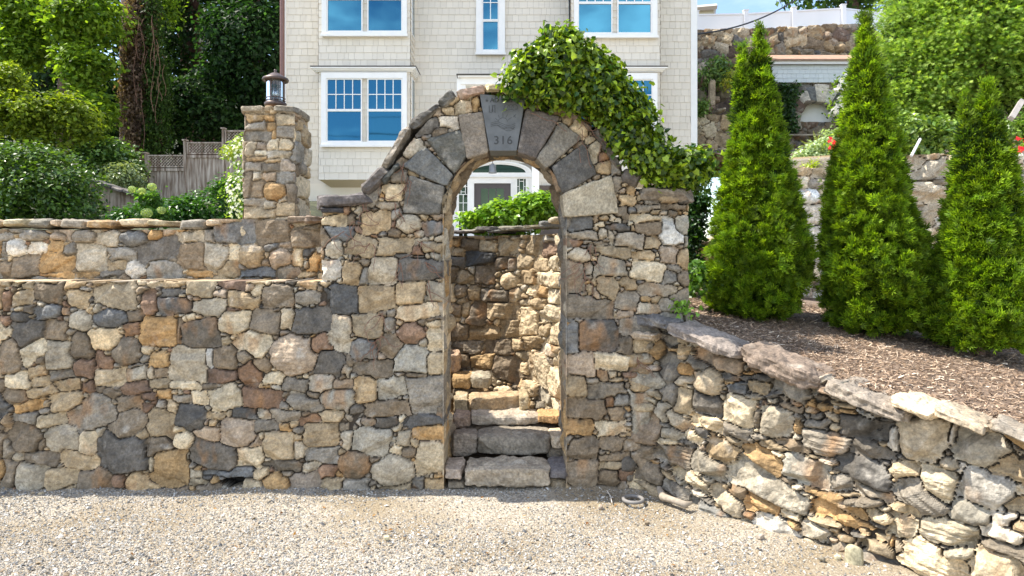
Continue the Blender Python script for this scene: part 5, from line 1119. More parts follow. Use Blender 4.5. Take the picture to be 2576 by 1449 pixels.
wf = empty('lattice_fence', tuple(W(KF(400), VF(1050), FY)), 'weathered grey board fence with lattice tops stepping up the slope', 'fence')
def FXZ(x, y, Y=FY): q = W(KF(x), VF(y), Y); return q[0], q[2]
for (a, b, yt, yl, yb, px0, pt, lean) in ((178, 700, 480, 655, 1180, 150, 455, 60), (735, 1235, 300, 470, 1120, 705, 275, 10), (1268, 1790, 135, 315, 1000, 1245, 110, 0)):
    m = MB(); n = 6
    for i in range(n):
        x0_, zt = FXZ(lerp(a, b, i / n), yl + 35); x1_, zb = FXZ(lerp(a, b, (i + 1) / n), yb); m.box(x0_ + .003, x1_ - .003, FY - .012 + .004 * (i % 2), FY + .012, zb, zt)
    m.build('boards', WOOD, wf)
    m = MB(); x0_, zt = FXZ(a, yt); x1_, zl = FXZ(b, yl); t = .03
    m.box(x0_, x1_, FY - .03, FY + .03, zt - t, zt); m.box(x0_, x1_, FY - .03, FY + .03, zl, zl + t); m.box(x0_, x0_ + t, FY - .031, FY + .03, zl, zt); m.box(x1_ - t, x1_, FY - .031, FY + .03, zl, zt); m.box(x0_, x1_, FY - .035, FY + .03, zl - .08, zl - .02)
    m.build('lattice_frame', WOOD, wf)
    m = MB(); h = zt - zl; w = x1_ - x0_
    for sgn, yy in ((1, FY - .008), (-1, FY + .008)):
        k = -h
        while k < w:
            s0 = max(0, -k); s1 = min(h, w - k)
            if s1 > s0 + .01:
                xa, xb = (x0_ + k + s0, x0_ + k + s1); za, zb_ = (zl + s0, zl + s1) if sgn > 0 else (zt - s0, zt - s1)
                d = .011; m.hexa([(xa - d, yy - .004, za), (xa + d, yy - .004, za), (xa - d, yy + .004, za), (xa + d, yy + .004, za), (xb - d, yy - .004, zb_), (xb + d, yy - .004, zb_), (xb - d, yy + .004, zb_), (xb + d, yy + .004, zb_)])
            k += .065
    m.build('lattice', WOOD, wf)
    m = MB(); x0_, zt = FXZ(px0 - 14, pt + 8); x1_, zb = FXZ(px0 + 14, 1180); m.hexa([(x0_ + lean * .003, FY - .05, zb), (x0_, FY - .05, zt), (x0_ + lean * .003, FY + .05, zb), (x0_, FY + .05, zt), (x1_ + lean * .003, FY - .05, zb), (x1_, FY - .05, zt), (x1_ + lean * .003, FY + .05, zb), (x1_, FY + .05, zt)])
    m.box(x0_ - .02, x1_ + .02, FY - .07, FY + .07, zt + .001, zt + .03); m.build('post', WOOD, wf)
# old sagging wall
ow = empty('old_garden_wall', tuple(W(285, 520, 12)), 'old brown streaked garden wall with a curved dark stone top behind the shrubs', 'wall')
K1 = lambda x, y, Y: W(Z1[2] * x, Z1[2] * y, Y)
tp = [(590, 1195), (660, 1215), (740, 1245), (820, 1270), (900, 1285)]
m = MB()
for i in range(4):
    (a, b), (c, d) = tp[i], tp[i + 1]; A, B = K1(a, b, 12), K1(c, d, 12); m.hexa([(A[0], 12, 1.9), (A[0], 12, A[2]), (A[0], 12.2, 1.9), (A[0], 12.2, A[2]), (B[0], 12, 1.9), (B[0], 12, B[2]), (B[0], 12.2, 1.9), (B[0], 12.2, B[2])])
m.build('wall_face', WOOD, ow)
for i in range(4):
    (a, b), (c, d) = tp[i], tp[i + 1]; A, B = K1(a, b, 11.95), K1(c, d, 11.95); cc = (A + B) / 2 + np.array([0, .12, .03]); rock_obj('coping_stone', slab8(cc, (B[0] - A[0]) / 2, .2, .035, 0, math.atan2(A[2] - B[2], B[0] - A[0])), ow, n=12, amp=.012, col='G', seed=560 + i)
# ------------------------------------------------------------------ vegetation
def zp(z, pts): return [(z[0] + a * z[2], z[1] + b * z[2]) for a, b in pts]
def foliage_mesh(name, data, mat): V, Fc, C = data; return mesh_np(name, V, Fc, C, False, [mat])
def mass(seed, poly, Y, thick, n, size, ca, cb, shape='heart', droop=0.0, var=.16, shell=.5, up=.5, bias=1.0):
    rng = np.random.default_rng(seed); kc = 9; nc = max(n // kc, 8); P, N = poly_cloud(rng, poly, Y, thick, nc, shell); n = nc * kc
    cc = np.repeat(rng.uniform(.72, 1.3, (nc, 1)), kc, 0); N = np.repeat(N + rng.normal(0, .35, (nc, 3)), kc, 0) + rng.normal(0, .45, (n, 3)); P = np.repeat(P, kc, 0) + rng.normal(0, size * .95, (n, 3)) * np.array([1, 1, .8])
    T = rng.normal(0, .6, (n, 3)) + np.array([0, -.35, -.5 - droop]) + N * .3
    if up > .9: T = rng.normal(0, .55, (n, 3)) + N * .7 + np.array([0, -.2, .2 - droop])
    return leaves(P, N + np.array([0, 0, up - .45]), T, size * rng.uniform(.6, 1.3, n), leaf_cols(rng, n, ca, cb, var, bias) * cc, shape)
def plant(name, label, cat, parts, mat=IVYM, group=None, stems=None, stem_mat=None, crown='foliage', kind=None, stem_name='stem'):
    """parts: list of leaf arrays; stems: list of (pts, radius)"""
    d = merge(parts)
    lo = d[0].min(0); hi = d[0].max(0); o = empty(name, ((lo[0] + hi[0]) / 2, (lo[1] + hi[1]) / 2, lo[2]), label, cat, group)
    if kind: o['kind'] = kind
    child(put(crown, foliage_mesh(crown, d, mat)), o)
    if stems:
        for pts, r in stems:
            m = MB(); m.tube(pts, r, 6); m.build(stem_name, stem_mat or BARK, o, True)
    return o
BARK = simple_mat('bark', (.12, .075, .055), .95, noise=.4, nscale=12, bump=.03, bscale=25)
VINE = simple_mat('dry vine', (.20, .11, .075), .8)
G1, G2 = (.030, .085, .010), (.30, .46, .035)

# ivy over the arch's right shoulder
ivy_poly = zp(Z2, [(1128, 565), (1150, 480), (1200, 405), (1262, 335), (1340, 290), (1385, 265), (1400, 205), (1480, 190), (1560, 160), (1600, 210), (1650, 255), (1740, 300), (1830, 390), (1885, 475), (1960, 570), (2050, 690), (2085, 800), (2110, 865), (2200, 870), (2290, 880), (2340, 870), (2330, 900), (2320, 1030), (2260, 1070), (2180, 1050), (2100, 1060), (2010, 1030), (1960, 960), (1860, 930), (1800, 840), (1710, 720), (1630, 660), (1560, 620), (1480, 620), (1380, 600), (1290, 565), (1210, 530)])
rng = np.random.default_rng(77); iv = [mass(1, ivy_poly, YF - .08, .26, 13000, .042, (.020, .062, .008), (.36, .50, .035), bias=1.7, var=.22)]
core = zp(Z2, [(1420, 330), (1600, 300), (1760, 420), (1880, 600), (2000, 780), (1960, 900), (1850, 820), (1700, 640), (1500, 560), (1330, 520)])
iv.append(mass(2, core, YF + .25, .35, 2500, .05, G1, G2)); iv.append(mass(3, zp(Z2, [(2090, 880), (2200, 875), (2330, 900), (2320, 1060), (2290, 1130), (2250, 1130), (2240, 1120), (2090, 1080)]), YF + .40, .18, 1300, .038, G1, (.14, .26, .03)))
st = []
for k in range(26):   # long shoots breaking the outline
    b = iv[0][0][rng.integers(len(iv[0][0]))].astype(float)
    d = rng.normal(0, .3, 3) + np.array([.1, -.2, .55]); pts = [b + d * t_ * .16 + np.array([0, 0, -.10 * t_ * t_]) for t_ in np.linspace(0, .8, 5)]; st.append((pts, .0022))
    q = np.array(pts[1:]); n_ = len(q); iv.append(leaves(q, rng.normal(0, .5, (n_, 3)) + [0, -.3, .7], rng.normal(0, .6, (n_, 3)) + [0, 0, .2], rng.uniform(.022, .04, n_), leaf_cols(rng, n_, (.14, .28, .03), (.26, .42, .06)), 'heart'))
for k in range(12):   # woody runners under the leaves and down over the stones
    z0 = PX(Z2, (rng.uniform(1500, 1720), rng.uniform(640, 800))) ; p0 = W(z0[0], z0[1], YF - .05); pts = [p0]; a = rng.uniform(0, 2 * pi)
    for j in range(9): a += rng.normal(0, .55); pts.append(pts[-1] + np.array([cos(a) * .035, rng.normal(0, .006), sin(a) * .035]))
    if all(not (abs(q[0] - ACX) < .5 and q[2] < ACZ + .45) for q in pts): st.append((pts, .0026))
ivy = plant('ivy', 'thick climbing ivy with glossy heart shaped leaves mounded over the right side of the arch', 'ivy', iv, stems=st, stem_mat=VINE, crown='leaves', stem_name='runner')
# dry tendrils on the left pier
m = MB()
for k, (x_, y_, z_) in enumerate([(340, 1190, 1), (520, 1180, 1), (300, 1300, 1), (550, 1230, 1), (560, 960, 1), (590, 1040, 1), (150, 120, 5), (640, 190, 5), (340, 190, 5), (690, 440, 5), (380, 790, 5), (350, 820, 5), (670, 310, 5), (500, 330, 5), (1660, 330, 5), (1690, 380, 5), (1730, 210, 5), (400, 640, 5), (1250, 640, 5), (2010, 930, 5)]):
    for r_ in range(3):
        u, v = PX(Z2 if z_ == 1 else Z5, (x_ + rng.normal(0, 12), y_ + rng.normal(0, 12)))
        if 1112 < u < 1430: continue
        p0 = W(u, v, YF - .028); a = rng.uniform(-2.6, -.5); pts = [p0]
        for j in range(8): a += rng.normal(0, .45); pts.append(pts[-1] + np.array([cos(a) * .028, rng.normal(0, .004), sin(a) * .028]))
        m.tube(pts, np.linspace(.0038, .0014, 9), 5)
tag(m.build('dry_tendrils', VINE, None, True), 'dry reddish brown creeper tendrils clinging to the stones of the arch piers', 'vine', kind='stuff')

# ivy on the stairwell wall
bed = zp((1109.1, 375.7, .14816), [(350, 1330), (380, 1220), (480, 1150), (640, 1090), (760, 1010), (900, 990), (1040, 930), (1100, 880), (1240, 860), (1400, 840), (1540, 820), (1660, 820), (1800, 830), (1950, 860), (2040, 940), (2060, 1170), (1900, 1210), (1650, 1250), (1300, 1330), (900, 1330), (560, 1340)])
plant('ivy_bush', 'bright sunlit ivy spilling along the top of the wall inside the arch opening', 'ivy', [mass(5, bed, 7.45, .36, 6500, .048, (.07, .18, .015), (.30, .48, .05), bias=.7, up=.8)], crown='leaves')
# growth behind the right end of the arch, shade put into dark leaf colours
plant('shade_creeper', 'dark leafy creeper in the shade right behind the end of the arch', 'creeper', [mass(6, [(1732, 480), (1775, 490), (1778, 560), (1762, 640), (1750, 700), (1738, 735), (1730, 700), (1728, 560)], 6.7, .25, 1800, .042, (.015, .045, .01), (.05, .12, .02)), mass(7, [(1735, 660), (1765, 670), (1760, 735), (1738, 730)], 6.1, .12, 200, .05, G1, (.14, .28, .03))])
plant('pale_shrub', 'pale green low shrub between the arch end and the first evergreen', 'shrub', [mass(8, [(1738, 680), (1800, 670), (1810, 745), (1745, 750)], 7.6, .3, 900, .06, (.12, .24, .03), (.30, .45, .08))])
plant('sprig', 'tiny green weed growing out of the foot of the arch beside the mulch', 'weed', [mass(9, zp(Z6, [(55, 700), (70, 655), (120, 680), (140, 710), (90, 730)]), 5.28, .05, 28, .035, (.12, .26, .03), (.25, .42, .06))])

# ---- clipped evergreens
def arborvitae(seed, u, v, Y, leaders, R, label):
    rng = np.random.default_rng(seed); b = W(u, v, Y); parts = []
    pt = [0, .04, .12, .25, .4, .55, .7, .82, .92, 1]; pr = [.78, .94, 1.03, .96, .80, .62, .43, .27, .13, .02]
    for li, (lu, lv, scale, ncl) in enumerate(leaders):
        top = W(lu, lv, Y); H = top[2] - b[2]
        nc = ncl; t = rng.random(nc * 3); t = t[rng.random(nc * 3) < np.interp(t, pt, pr)][:nc] if True else t; nc = len(t); an = rng.uniform(0, 2 * pi, nc)
        lean = (top[0] - b[0])
        rr = R * scale * np.interp(t, pt, pr) * (1 + .34 * fbm(an * 1.1, t * 5, None, 3, seed + li) + .08 * vnoise(an * 4, t * 22, None, seed + 5)) * rng.uniform(.74, 1.05, nc)
        cx = b[0] + lean * t ** .8 + rr * np.cos(an); cy = Y + rr * np.sin(an); cz = b[2] + .04 + H * t
        k = 20; n = nc * k
        out = np.stack([np.cos(an), np.sin(an), np.zeros(nc)], 1)
        O = np.repeat(out, k, 0); P = np.repeat(np.stack([cx, cy, cz], 1), k, 0) + rng.normal(0, .014, (n, 3)) - O * .05
        D = np.repeat(out * .6 + rng.normal(0, .28, (nc, 3)) + np.array([0, 0, .6]), k, 0); D /= np.linalg.norm(D, axis=1)[:, None]
        T = D + rng.normal(0, .42, (n, 3)); T /= np.linalg.norm(T, axis=1)[:, None]; P = P + T * rng.uniform(0, .05, (n, 1)); N = np.cross(T, rng.normal(size=(n, 3))) + np.array([0, -.25, .1])
        cc = np.repeat(rng.uniform(.45, 1.3, (nc, 1)), k, 0)
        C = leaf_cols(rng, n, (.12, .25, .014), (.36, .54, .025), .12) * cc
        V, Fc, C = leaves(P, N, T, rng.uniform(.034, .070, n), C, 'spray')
        C = C.reshape(n, -1, 3); C[:, 0] *= .25; C[:, 1::3] *= .6; C[:, 3::3] *= .6; C = C.reshape(-1, 3); parts.append((V, Fc, np.clip(C, 0, .7)))  # spray bases darkened for shade between tufts; paler tips are new growth
        # inner sprays: the crown's shade is put into their dark colours
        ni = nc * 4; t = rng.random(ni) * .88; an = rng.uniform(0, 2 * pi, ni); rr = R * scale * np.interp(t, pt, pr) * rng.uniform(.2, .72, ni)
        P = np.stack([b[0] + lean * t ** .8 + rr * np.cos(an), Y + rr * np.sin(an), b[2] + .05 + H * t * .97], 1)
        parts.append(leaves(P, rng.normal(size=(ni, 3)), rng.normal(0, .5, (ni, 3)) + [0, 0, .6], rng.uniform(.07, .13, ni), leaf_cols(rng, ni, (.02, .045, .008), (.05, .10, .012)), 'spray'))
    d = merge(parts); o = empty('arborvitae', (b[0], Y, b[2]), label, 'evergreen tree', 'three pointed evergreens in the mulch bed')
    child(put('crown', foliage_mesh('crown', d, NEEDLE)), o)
    m = MB(); m.tube([(b[0], Y, b[2] - .1), (b[0], Y, b[2] + 1.2), W(leaders[0][0], leaders[0][1] + 25, Y)], np.array([.05, .03, .006]), 8); m.build('trunk', BARK, o, True)
arborvitae(11, 1905, 806, 6.15, [(1912, 74, 1.0, 1500), (1866, 120, .66, 800)], .43, 'double tipped evergreen nearest the arch, leftmost of the three')
arborvitae(12, 2205, 842, 5.95, [(2175, 54, 1.0, 2000)], .44, 'tallest single pointed evergreen standing in the middle of the three')
arborvitae(13, 2462, 880, 5.6, [(2484, 216, 1.0, 1500), (2430, 250, .7, 600)], .43, 'shorter broad evergreen at the right edge of the three')

# ---- big pale conifers, right
def conifer(seed, poly, Y, thick, n, label, base):
    rng = np.random.default_rng(seed); P, N = poly_cloud(rng, poly, Y, thick, n // 7, .45)
    nc = len(P); k = 7; D = rng.normal(0, .45, (nc, 3)) + N * .8 + np.array([-.2, -.35, -.05]); D /= np.linalg.norm(D, axis=1)[:, None]
    s = np.tile(np.linspace(0, 1, k), nc); Pk = np.repeat(P, k, 0) + np.repeat(D, k, 0) * s[:, None] * .42 + np.array([0, 0, -.14]) * (s ** 2)[:, None] + rng.normal(0, .03, (nc * k, 3))
    T = np.repeat(D, k, 0) + rng.normal(0, .35, (nc * k, 3)) + np.array([0, 0, -.25]); Nn = rng.normal(0, .5, (nc * k, 3)) + np.array([0, -.3, .8])
    cc = np.repeat(rng.uniform(.5, 1.25, (nc, 1)), k, 0)
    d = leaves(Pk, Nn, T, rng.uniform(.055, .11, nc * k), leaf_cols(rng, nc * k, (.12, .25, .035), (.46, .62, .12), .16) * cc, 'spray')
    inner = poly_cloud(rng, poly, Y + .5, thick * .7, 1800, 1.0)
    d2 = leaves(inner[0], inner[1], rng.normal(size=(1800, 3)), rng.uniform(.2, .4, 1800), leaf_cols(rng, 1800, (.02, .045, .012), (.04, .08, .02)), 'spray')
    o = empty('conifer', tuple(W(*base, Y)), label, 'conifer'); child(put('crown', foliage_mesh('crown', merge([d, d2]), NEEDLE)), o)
    b = W(*base, Y); m = MB(); m.tube([(b[0], Y + .3, b[2] - .3), (b[0], Y + .3, b[2] + 4)], .12, 8); m.build('trunk', BARK, o, True)
conifer(21, zp(Z3, [(1430, 640), (1440, 420), (1470, 300), (1480, 120), (1520, 20), (1560, -120), (1700, -200), (1900, -180), (1950, 100), (1980, 400), (1960, 700), (1830, 830), (1650, 800), (1500, 790), (1440, 720)]), 14.5, 1.5, 30000, 'big feathery pale green conifer right of the stone shed', (2330, 330))
conifer(22, zp(Z3, [(1900, -220), (2500, -260), (2750, 0), (2750, 640), (2280, 640), (2200, 660), (2050, 560), (1960, 480), (1920, 200)]), 13.4, 1.5, 30000, 'big feathery pale green conifer at the upper right corner', (2500, 330))
plant('juniper', 'low green juniper at the foot of the pale conifers, above the terrace wall', 'shrub', [mass(24, zp(Z3, [(1470, 820), (1560, 780), (1700, 800), (1850, 830), (1820, 900), (1780, 1000), (1600, 1010), (1540, 960)]), 11.6, .5, 2600, .10, (.05, .12, .02), (.28, .40, .08), 'leaf'), mass(25, zp(Z3, [(2200, 800), (2330, 760), (2450, 760), (2450, 930), (2250, 900)]), 11.4, .4, 900, .10, (.06, .14, .02), (.24, .36, .06), 'leaf')])
plant('ground_cover', 'grey green trailing ground cover spilling over the terrace wall below the shed', 'ground cover', [mass(26, zp(Z3, [(790, 1095), (840, 1020), (900, 960), (980, 900), (1060, 870), (1120, 880), (1120, 1000), (1040, 1090), (900, 1100)]), 11.4, .5, 3600, .06, (.20, .28, .13), (.42, .52, .30), 'leaf', up=1.0)], kind='stuff')
plant('yellow_bush', 'small yellow green cushion plant on the edge of the terrace wall', 'shrub', [mass(27, zp(Z3, [(850, 1080), (900, 1060), (940, 1085), (900, 1100), (860, 1098)]), 10.7, .12, 260, .05, (.22, .30, .02), (.45, .55, .04), 'leaf')])
def tuft(seed, c, h, n, name, label, cat, ca, cb, spread=.5):
    rng = np.random.default_rng(seed); P = np.asarray(c) + rng.normal(0, .05, (n, 3)) * [1, 1, .2]; T = rng.normal(0, spread, (n, 3)) * [1, 1, .3] + [0, 0, 1]
    d = leaves(P, rng.normal(size=(n, 3)), T, h * rng.uniform(.5, 1.1, n), leaf_cols(rng, n, ca, cb), 'blade'); o = put(name, foliage_mesh(name, d, LEAF)); return tag(o, label, cat)
tuft(31, W(Z3X(950), Z3Y(985), 12.5), .40, 110, 'ornamental_grass', 'tuft of tall arching yellow green grass in front of the stone shed', 'grass tuft', (.14, .22, .03), (.45, .48, .14))
def flowers(name, label, poly, Y, n, size, ca, cb, seed, leafn, lc=(G1, G2), thick=.25, lsize=.06):
    rng = np.random.default_rng(seed); o = empty(name, tuple(W(*np.mean(poly, 0), Y)), label, 'flowering plant')
    child(put('leaves', foliage_mesh('leaves', mass(seed, poly, Y + .05, thick, leafn, lsize, *lc, 'leaf'), LEAF)), o)
    P, N = poly_cloud(rng, poly, Y - .12, thick, n, .3); k = 5; Pk = np.repeat(P, k, 0); a = np.tile(np.arange(k) * 2 * pi / k, n); N2 = np.repeat(N + [0, -.8, .2], k, 0); A = np.cross(N2, [0, 0, 1.]); B = np.cross(N2, A); A /= np.linalg.norm(A, axis=1)[:, None]; B /= np.linalg.norm(B, axis=1)[:, None]
    T = A * np.cos(a)[:, None] + B * np.sin(a)[:, None] + N2 * .15; child(put('blossoms', foliage_mesh('blossoms', leaves(Pk, N2, T, size * rng.uniform(.8, 1.2, n * k), leaf_cols(rng, n * k, ca, cb, .06), 'leaf'), LEAF)), o); return o
flowers('red_lily', 'cluster of bright red flowers at the left edge of the middle evergreen', zp(Z3, [(1015, 900), (1080, 890), (1085, 960), (1030, 975)]), 10.4, 14, .045, (.62, .01, .03), (.75, .04, .05), 35, 60)
flowers('red_flower', 'red flowers at the far right edge of the photo', zp(Z3, [(2245, 915), (2330, 900), (2340, 1000), (2260, 1000)]), 9.5, 14, .045, (.62, .01, .03), (.75, .04, .05), 36, 80)
flowers('climbing_rose', 'pale lilac flowering climber left of the middle evergreen, beside the shed arch', zp(Z3, [(1060, 520), (1150, 480), (1150, 760), (1090, 780), (1040, 740), (1070, 640), (1030, 600)]), 20.5, 60, .09, (.60, .58, .70), (.75, .74, .80), 37, 500, lsize=.13)
plant('dark_ivy', 'dark ivy column left of the small stone arch', 'ivy', [mass(38, zp(Z3, [(700, 560), (810, 560), (780, 600), (770, 700), (775, 800), (800, 850), (770, 870), (700, 840)]), 21.2, .2, 2600, .08, (.015, .04, .01), (.06, .13, .03))])
plant('small_shrub', 'loose green shrub on the rocks above the stone post by the house corner', 'shrub', [mass(39, zp(Z3, [(170, 480), (210, 430), (270, 395), (330, 430), (350, 500), (300, 545), (250, 540), (190, 530)]), 19.2, .5, 1100, .13, (.06, .13, .03), (.26, .38, .12), 'leaf')], stems=[([W(Z3X(270), Z3Y(560), 19.2), W(Z3X(265), Z3Y(470), 19.2)], .02)])
plant('lavender_bush', 'small round green bush against the white house corner', 'shrub', [mass(40, zp(Z3, [(140, 670), (170, 650), (205, 690), (190, 740), (145, 745)]), 18.3, .25, 500, .09, (.08, .17, .03), (.26, .38, .10), 'leaf')])
plant('golden_bush', 'golden yellow bush half hidden behind the first evergreen', 'shrub', [mass(41, zp(Z3, [(330, 520), (370, 470), (420, 470), (420, 580), (350, 580)]), 18.8, .25, 400, .10, (.30, .34, .03), (.50, .50, .06), 'leaf')])
BEAM = simple_mat('grey timber', (.36, .33, .30), .8, noise=.2, nscale=9)
m = MB(); m.tube([W(Z3X(2205), Z3Y(780), 11), W(Z3X(2275), Z3Y(665), 11.3)], .055, 4); tag(m.build('timber_rail', BEAM), 'slanting grey timber rail at the far right among the plants', 'rail')
m = MB(); m.tube([W(Z3X(1550), Z3Y(1025), 10.8), W(Z3X(1608), Z3Y(915), 11.1)], .022, 6); tag(m.build('white_stake', WHITE), 'thin white slanting stake above the terrace wall', 'stake')

# ---- trees beyond the vinyl fence
def tree(name, label, cat, trunk, clumps, bark=BARK, group=None, mat=LEAF):
    """trunk: list of (u,v,Y,r) ; clumps: list of mass(...) arrays"""
    P = [W(u, v, Y) for u, v, Y, r in trunk]; o = empty(name, tuple(P[0]), label, cat, group)
    t = np.linspace(0, 1, 16); d = np.linspace(0, 1, len(P)); q = np.stack([np.interp(t, d, np.array(P)[:, i]) for i in range(3)], 1); q += .06 * np.stack([vnoise(t * 4 + P[0][0], t * 0, None, 3), t * 0, t * 0], 1)
    m = MB(); m.tube(q, np.interp(t, d, [a[3] for a in trunk]), 10); m.build('trunk', bark, o, True)
    if clumps: child(put('crown', foliage_mesh('crown', merge(clumps), mat)), o)
    return o
tree('distant_tree', 'dark leafy tree behind the middle of the white fence', 'tree', [(2150, 80, 33, .3), (2140, -60, 33, .25), (2120, -300, 33, .1)], [mass(51, [(2020, -10), (2060, 0), (2110, 12), (2150, 25), (2200, 18), (2250, -40), (2250, -250), (2000, -250), (1990, -60)], 33, 2.5, 4500, .30, (.02, .05, .015), (.12, .22, .05), 'leaf')])
tree('distant_tree', 'dark trunked tree at the right end of the white fence', 'tree', [(2262, 60, 34, .42), (2266, -20, 34, .36), (2280, -200, 34, .2)], [mass(52, [(2215, 0), (2240, 30), (2290, 60), (2330, 20), (2330, -200), (2200, -200)], 34.5, 1.5, 2200, .28, (.02, .05, .015), (.09, .18, .04), 'leaf')])

# ---- woods on the left
DG, DG2 = (.010, .028, .008), (.035, .078, .018)  # deep shade of the woods is put into these dark leaf colours
def z1p(pts): return zp(Z1, pts)
tree('vine_covered_trunk', 'broad trunk wrapped in dead brown creeper with a green creeper edge', 'tree', [(360, 520, 19, .62), (358, 380, 19, .55), (352, 150, 19, .5), (350, -120, 19, .42), (352, -420, 19, .3)], None)
vt = bpy.data.objects['vine_covered_trunk']
child(put('dead_creeper', foliage_mesh('dead_creeper', merge([mass(61, z1p([(870, -60), (965, -60), (985, 400), (975, 700), (960, 960), (890, 1010), (830, 860), (800, 560), (835, 320)]), 18.6, .5, 9000, .10, (.10, .070, .055), (.27, .19, .145), 'leaf', droop=1.0)]), LEAF)), vt)
child(put('green_creeper', foliage_mesh('green_creeper', merge([mass(62, z1p([(955, -60), (1010, -60), (1040, 300), (1070, 480), (1095, 800), (1070, 1010), (950, 1010), (965, 500)]), 18.5, .45, 5500, .09, (.02, .05, .012), (.07, .13, .025), 'leaf', droop=1.0)]), LEAF)), vt)
m = MB(); rng = np.random.default_rng(5)
for k in range(16):
    x_ = rng.uniform(830, 1080); y0_ = rng.uniform(100, 600); L_ = rng.uniform(120, 480); q = [W(*PX(Z1, (x_ + 12 * sin(j + k), y0_ + L_ * j / 6)), 18.1) for j in range(7)]; m.tube(q, .006, 4)
m.build('hanging_stems', VINE, vt, True)
RB = simple_mat('reddish bark', (.13, .065, .05), .95, noise=.4, nscale=6, bump=.04, bscale=10)
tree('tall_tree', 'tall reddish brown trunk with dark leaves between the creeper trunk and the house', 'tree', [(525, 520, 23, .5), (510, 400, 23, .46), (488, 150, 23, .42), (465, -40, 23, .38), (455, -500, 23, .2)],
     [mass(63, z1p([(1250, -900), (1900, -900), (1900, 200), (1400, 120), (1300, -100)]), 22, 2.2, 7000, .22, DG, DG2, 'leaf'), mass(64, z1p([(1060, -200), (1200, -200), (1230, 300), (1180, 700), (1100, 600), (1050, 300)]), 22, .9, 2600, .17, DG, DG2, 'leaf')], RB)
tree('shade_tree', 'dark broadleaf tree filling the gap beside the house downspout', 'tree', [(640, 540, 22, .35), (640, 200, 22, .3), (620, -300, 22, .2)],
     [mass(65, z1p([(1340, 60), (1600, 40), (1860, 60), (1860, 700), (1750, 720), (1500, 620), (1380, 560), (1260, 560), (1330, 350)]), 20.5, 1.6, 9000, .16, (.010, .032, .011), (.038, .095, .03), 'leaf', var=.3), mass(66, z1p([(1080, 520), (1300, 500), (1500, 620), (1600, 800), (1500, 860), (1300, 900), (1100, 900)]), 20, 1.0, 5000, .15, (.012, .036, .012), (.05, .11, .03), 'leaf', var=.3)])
tree('shade_tree', 'deep green tree behind everything at the left, its shade put into dark leaf colours', 'tree', [(100, 560, 26, .4), (100, 100, 26, .35), (120, -300, 26, .2)],
     [mass(67, z1p([(-200, -300), (900, -300), (900, 900), (600, 960), (300, 900), (-200, 950)]), 24, 2.0, 12000, .24, DG, (.05, .11, .03), 'leaf'), mass(68, z1p([(1000, -300), (1900, -300), (1900, 1000), (1000, 1020)]), 27, 1.5, 9000, .26, (.008, .022, .008), (.025, .055, .015), 'leaf')])  # far back mass coloured near black to deepen the woods' shadow
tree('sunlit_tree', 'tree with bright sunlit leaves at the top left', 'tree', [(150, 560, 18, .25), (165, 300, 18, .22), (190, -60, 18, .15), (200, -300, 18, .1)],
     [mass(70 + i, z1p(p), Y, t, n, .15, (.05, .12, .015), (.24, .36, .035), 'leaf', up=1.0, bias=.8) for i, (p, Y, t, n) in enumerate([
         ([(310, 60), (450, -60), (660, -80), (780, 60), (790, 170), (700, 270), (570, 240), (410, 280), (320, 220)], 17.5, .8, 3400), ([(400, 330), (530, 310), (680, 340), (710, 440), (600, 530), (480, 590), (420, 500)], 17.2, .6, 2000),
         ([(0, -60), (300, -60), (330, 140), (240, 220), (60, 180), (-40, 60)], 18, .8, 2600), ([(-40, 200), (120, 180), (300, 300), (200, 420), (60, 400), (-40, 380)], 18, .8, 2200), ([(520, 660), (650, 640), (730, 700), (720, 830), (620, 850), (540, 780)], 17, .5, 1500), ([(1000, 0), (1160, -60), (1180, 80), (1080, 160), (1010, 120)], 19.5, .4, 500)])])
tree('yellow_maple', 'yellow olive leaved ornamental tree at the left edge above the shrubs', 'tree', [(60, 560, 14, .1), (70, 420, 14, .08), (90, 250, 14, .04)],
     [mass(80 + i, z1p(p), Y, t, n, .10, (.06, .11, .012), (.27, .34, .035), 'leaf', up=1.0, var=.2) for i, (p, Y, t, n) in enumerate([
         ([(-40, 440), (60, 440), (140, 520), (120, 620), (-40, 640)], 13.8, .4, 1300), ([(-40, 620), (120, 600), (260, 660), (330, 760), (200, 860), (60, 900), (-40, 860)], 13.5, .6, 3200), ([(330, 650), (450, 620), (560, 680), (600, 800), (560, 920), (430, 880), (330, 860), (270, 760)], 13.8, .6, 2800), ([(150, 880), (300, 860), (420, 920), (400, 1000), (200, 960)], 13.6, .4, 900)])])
plant('hedge_shrub', 'large round shrub with sun catching its top at the lower left behind the wall', 'shrub', [mass(90, z1p([(-60, 960), (60, 940), (180, 990), (320, 1020), (430, 1050), (520, 1130), (560, 1220), (560, 1330), (560, 1500), (-60, 1500)]), 10.5, .9, 11000, .075, (.02, .06, .012), (.14, .24, .035), 'leaf', up=1.0)])
plant('mixed_shrubs', 'loose mid green bushes in front of the creeper trunk', 'shrub', [mass(91, z1p([(500, 960), (620, 920), (740, 940), (840, 1010), (900, 1080), (900, 1230), (820, 1260), (700, 1200), (600, 1190), (540, 1100)]), 14.5, .8, 6500, .10, (.03, .08, .018), (.16, .27, .05), 'leaf', up=1.0), mass(92, z1p([(700, 1110), (820, 1080), (900, 1130), (930, 1230), (800, 1240), (720, 1200)]), 13.5, .4, 1500, .07, (.14, .19, .09), (.32, .38, .20), 'leaf', up=1.0)])
plant('slope_ground_cover', 'dark green ground cover blanketing the slope under the lattice fence', 'ground cover', [mass(93, z1p([(700, 1430), (900, 1380), (1050, 1345), (1200, 1315), (1330, 1270), (1460, 1230), (1600, 1220), (1600, 1480), (600, 1500)]), 9.6, .8, 11000, .06, (.02, .07, .012), (.08, .20, .03), 'leaf', up=1.0)], kind='stuff')
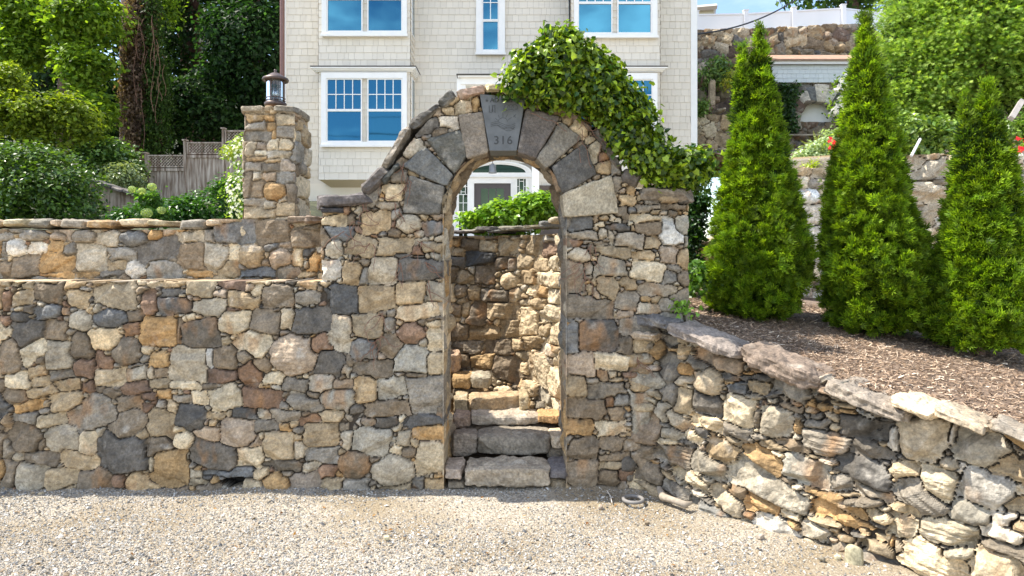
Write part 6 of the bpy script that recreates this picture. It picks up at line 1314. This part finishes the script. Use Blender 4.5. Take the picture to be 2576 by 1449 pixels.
flowers('white_flower_bush', 'bush covered in white blossoms peeking out left of the stone pillar', z1p([(1470, 960), (1560, 900), (1660, 880), (1700, 1450), (1500, 1430), (1480, 1340), (1450, 1280), (1470, 1200), (1520, 1120), (1500, 1050)]), 7.6, 300, .020, (.78, .78, .74), (.88, .88, .84), 94, 1300, lc=((.10, .20, .03), (.30, .42, .06)), thick=.22, lsize=.035)
plant('sprig_shoots', 'yellow green shoots sticking out left of the pillar above the white blossoms', 'shrub', [mass(95, z1p([(1420, 1000), (1480, 985), (1590, 930), (1600, 1010), (1480, 1030)]), 7.5, .1, 220, .045, (.20, .30, .03), (.42, .48, .06), 'leaf')])
hy = empty('hydrangea', tuple(W(372, 545, 8.6)), 'hydrangea with creamy green flower heads behind the upper wall', 'flowering plant')
child(put('leaves', foliage_mesh('leaves', mass(96, z1p([(850, 1250), (880, 1250), (920, 1270), (990, 1250), (1020, 1300), (1010, 1370), (1080, 1410), (1070, 1470), (920, 1470), (940, 1400), (980, 1330), (880, 1290)]), 8.6, .15, 700, .05, (.03, .09, .015), (.12, .24, .04)), LEAF)), hy)
for i, (x_, y_, r_) in enumerate([(868, 1245, 24), (932, 1256, 24), (1000, 1228, 27), (965, 1400, 34), (1062, 1382, 26)]):
    rng = np.random.default_rng(i); c = W(*PX(Z1, (x_, y_)), 8.35); n = 260; d = rng.normal(size=(n, 3)); d /= np.linalg.norm(d, axis=1)[:, None]; rr = r_ * Z1[2] * 8.35 / F
    child(put('flower_head', foliage_mesh('flower_head', leaves(c + d * rr * np.array([1, 1, .85]), d, rng.normal(size=(n, 3)), rr * .45, leaf_cols(rng, n, (.32, .42, .17), (.52, .58, .30), .05), 'leaf'), LEAF)), hy)

# ---- small things on the gravel
RUB = simple_mat('grey rubber', (.20, .19, .18), .7)
u, v = PX(Z8, (610, 568)); Yr = 1.86 * F / (v - HOR); c = W(u, v, Yr); m = MB(); th = np.linspace(0, 2 * pi, 33); m.tube([(c[0] + .072 * cos(a), c[1] + .072 * sin(a), .035) for a in th], .014, 8); tag(m.build('drain_ring', RUB, None, True), 'grey ring lying on the gravel near the curved wall', 'ring')
m = MB(); a, b = PX(Z8, (478, 538), (503, 575)); A = W(*a, 1.86 * F / (a[1] - HOR) + .02); B = W(*b, 1.86 * F / (b[1] - HOR)); m.tube([(A[0], A[1], .05), ((A[0] + B[0]) / 2 + .01, (A[1] + B[1]) / 2, .035), (B[0], B[1], .02)], .004, 5); tag(m.build('twig', simple_mat('pale twig', (.6, .55, .48), .7), None, True), 'short pale twig on the gravel beside the grey ring', 'twig')
for i, (zz_, x_, y_, r_, c_, lb) in enumerate([(Z7, 1945, 752, .022, 'T', 'pale angular stone lying alone on the gravel in the middle foreground'), (Z7, 20, 495, .045, 'o', 'rusty stone at the foot of the wall by the left edge'), (Z8, 1720, 865, .05, 'c', 'upright pointed stone near the end of the curved wall'), (Z8, 1640, 850, .02, 'T', 'small round stone left of the upright pointed one'), (Z7, 208, 528, .022, 'T', 'tan stone at the foot of the long wall on the left'), (Z7, 474, 536, .014, 'w', 'little pale stone at the foot of the long wall'), (Z8, 680, 675, .016, 'n', 'brown stone on the trodden dirt below the grey ring'), (Z8, 445, 595, .02, 'c', 'flat stone on the dirt in front of the right pier'), (Z8, 1560, 860, .02, 'g', 'grey stone in the dirt by the curved wall'), (Z8, 1250, 745, .025, 'c', 'grey stone beside the bluish foot rock of the curved wall')]):
    u, v = PX(zz_, (x_, y_)); Ys = CH * F / (v - HOR); o = rock_obj('loose_stone', slab8((0, 0, 0), r_, r_ * .8, r_ * (1.5 if i == 2 else .75), i * 1.1, 0), None, n=10, rnd=3, amp=r_ * .2, col=c_, seed=600 + i, chips=7, chipd=.25); o.location = (W(u, v, Ys)[0], Ys, r_ * .6 + .004); tag(o, lb, 'stone', 'loose stones on the gravel')
rng = np.random.default_rng(3); n = 90; Yl = rng.uniform(4.0, 5.2, n); Xl = rng.uniform(-2.9, 2.2, n) * Yl / 4.6; k = Yl < wall_front(Xl) - .1; Xl, Yl = Xl[k], Yl[k]; n = len(Xl)
d = leaves(np.stack([Xl, Yl, gz(Xl, Yl) + .014], 1), rng.normal(0, .35, (n, 3)) + [0, 0, 1], rng.normal(size=(n, 3)) * [1, 1, .2], rng.uniform(.015, .035, n), leaf_cols(rng, n, (.22, .09, .03), (.42, .25, .10)), 'leaf')
tag(put('fallen_leaves', foliage_mesh('fallen_leaves', d, LEAF)), 'a few small dry brown leaves scattered on the gravel', 'leaves', kind='stuff')
ROOTM = simple_mat('grey root', (.33, .28, .22), .9, noise=.2, nscale=30)
m = MB(); q = [PX(Z8, a) for a in ((735, 470), (760, 530), (810, 545), (870, 570), (905, 560))]; m.tube([W(u, v, CH * F / (v + 22 - HOR)) * [1, 1, 0] + [0, 0, .06] for u, v in q], np.array([.02, .03, .024, .028, .01]), 8)
m.tube([W(*PX(Z8, a), 5.0) for a in ((860, 570), (900, 600), (940, 640))], np.array([.012, .008, .004]), 6)
tag(m.build('root', ROOTM, None, True), 'gnarled grey root at the foot of the curved wall', 'root')
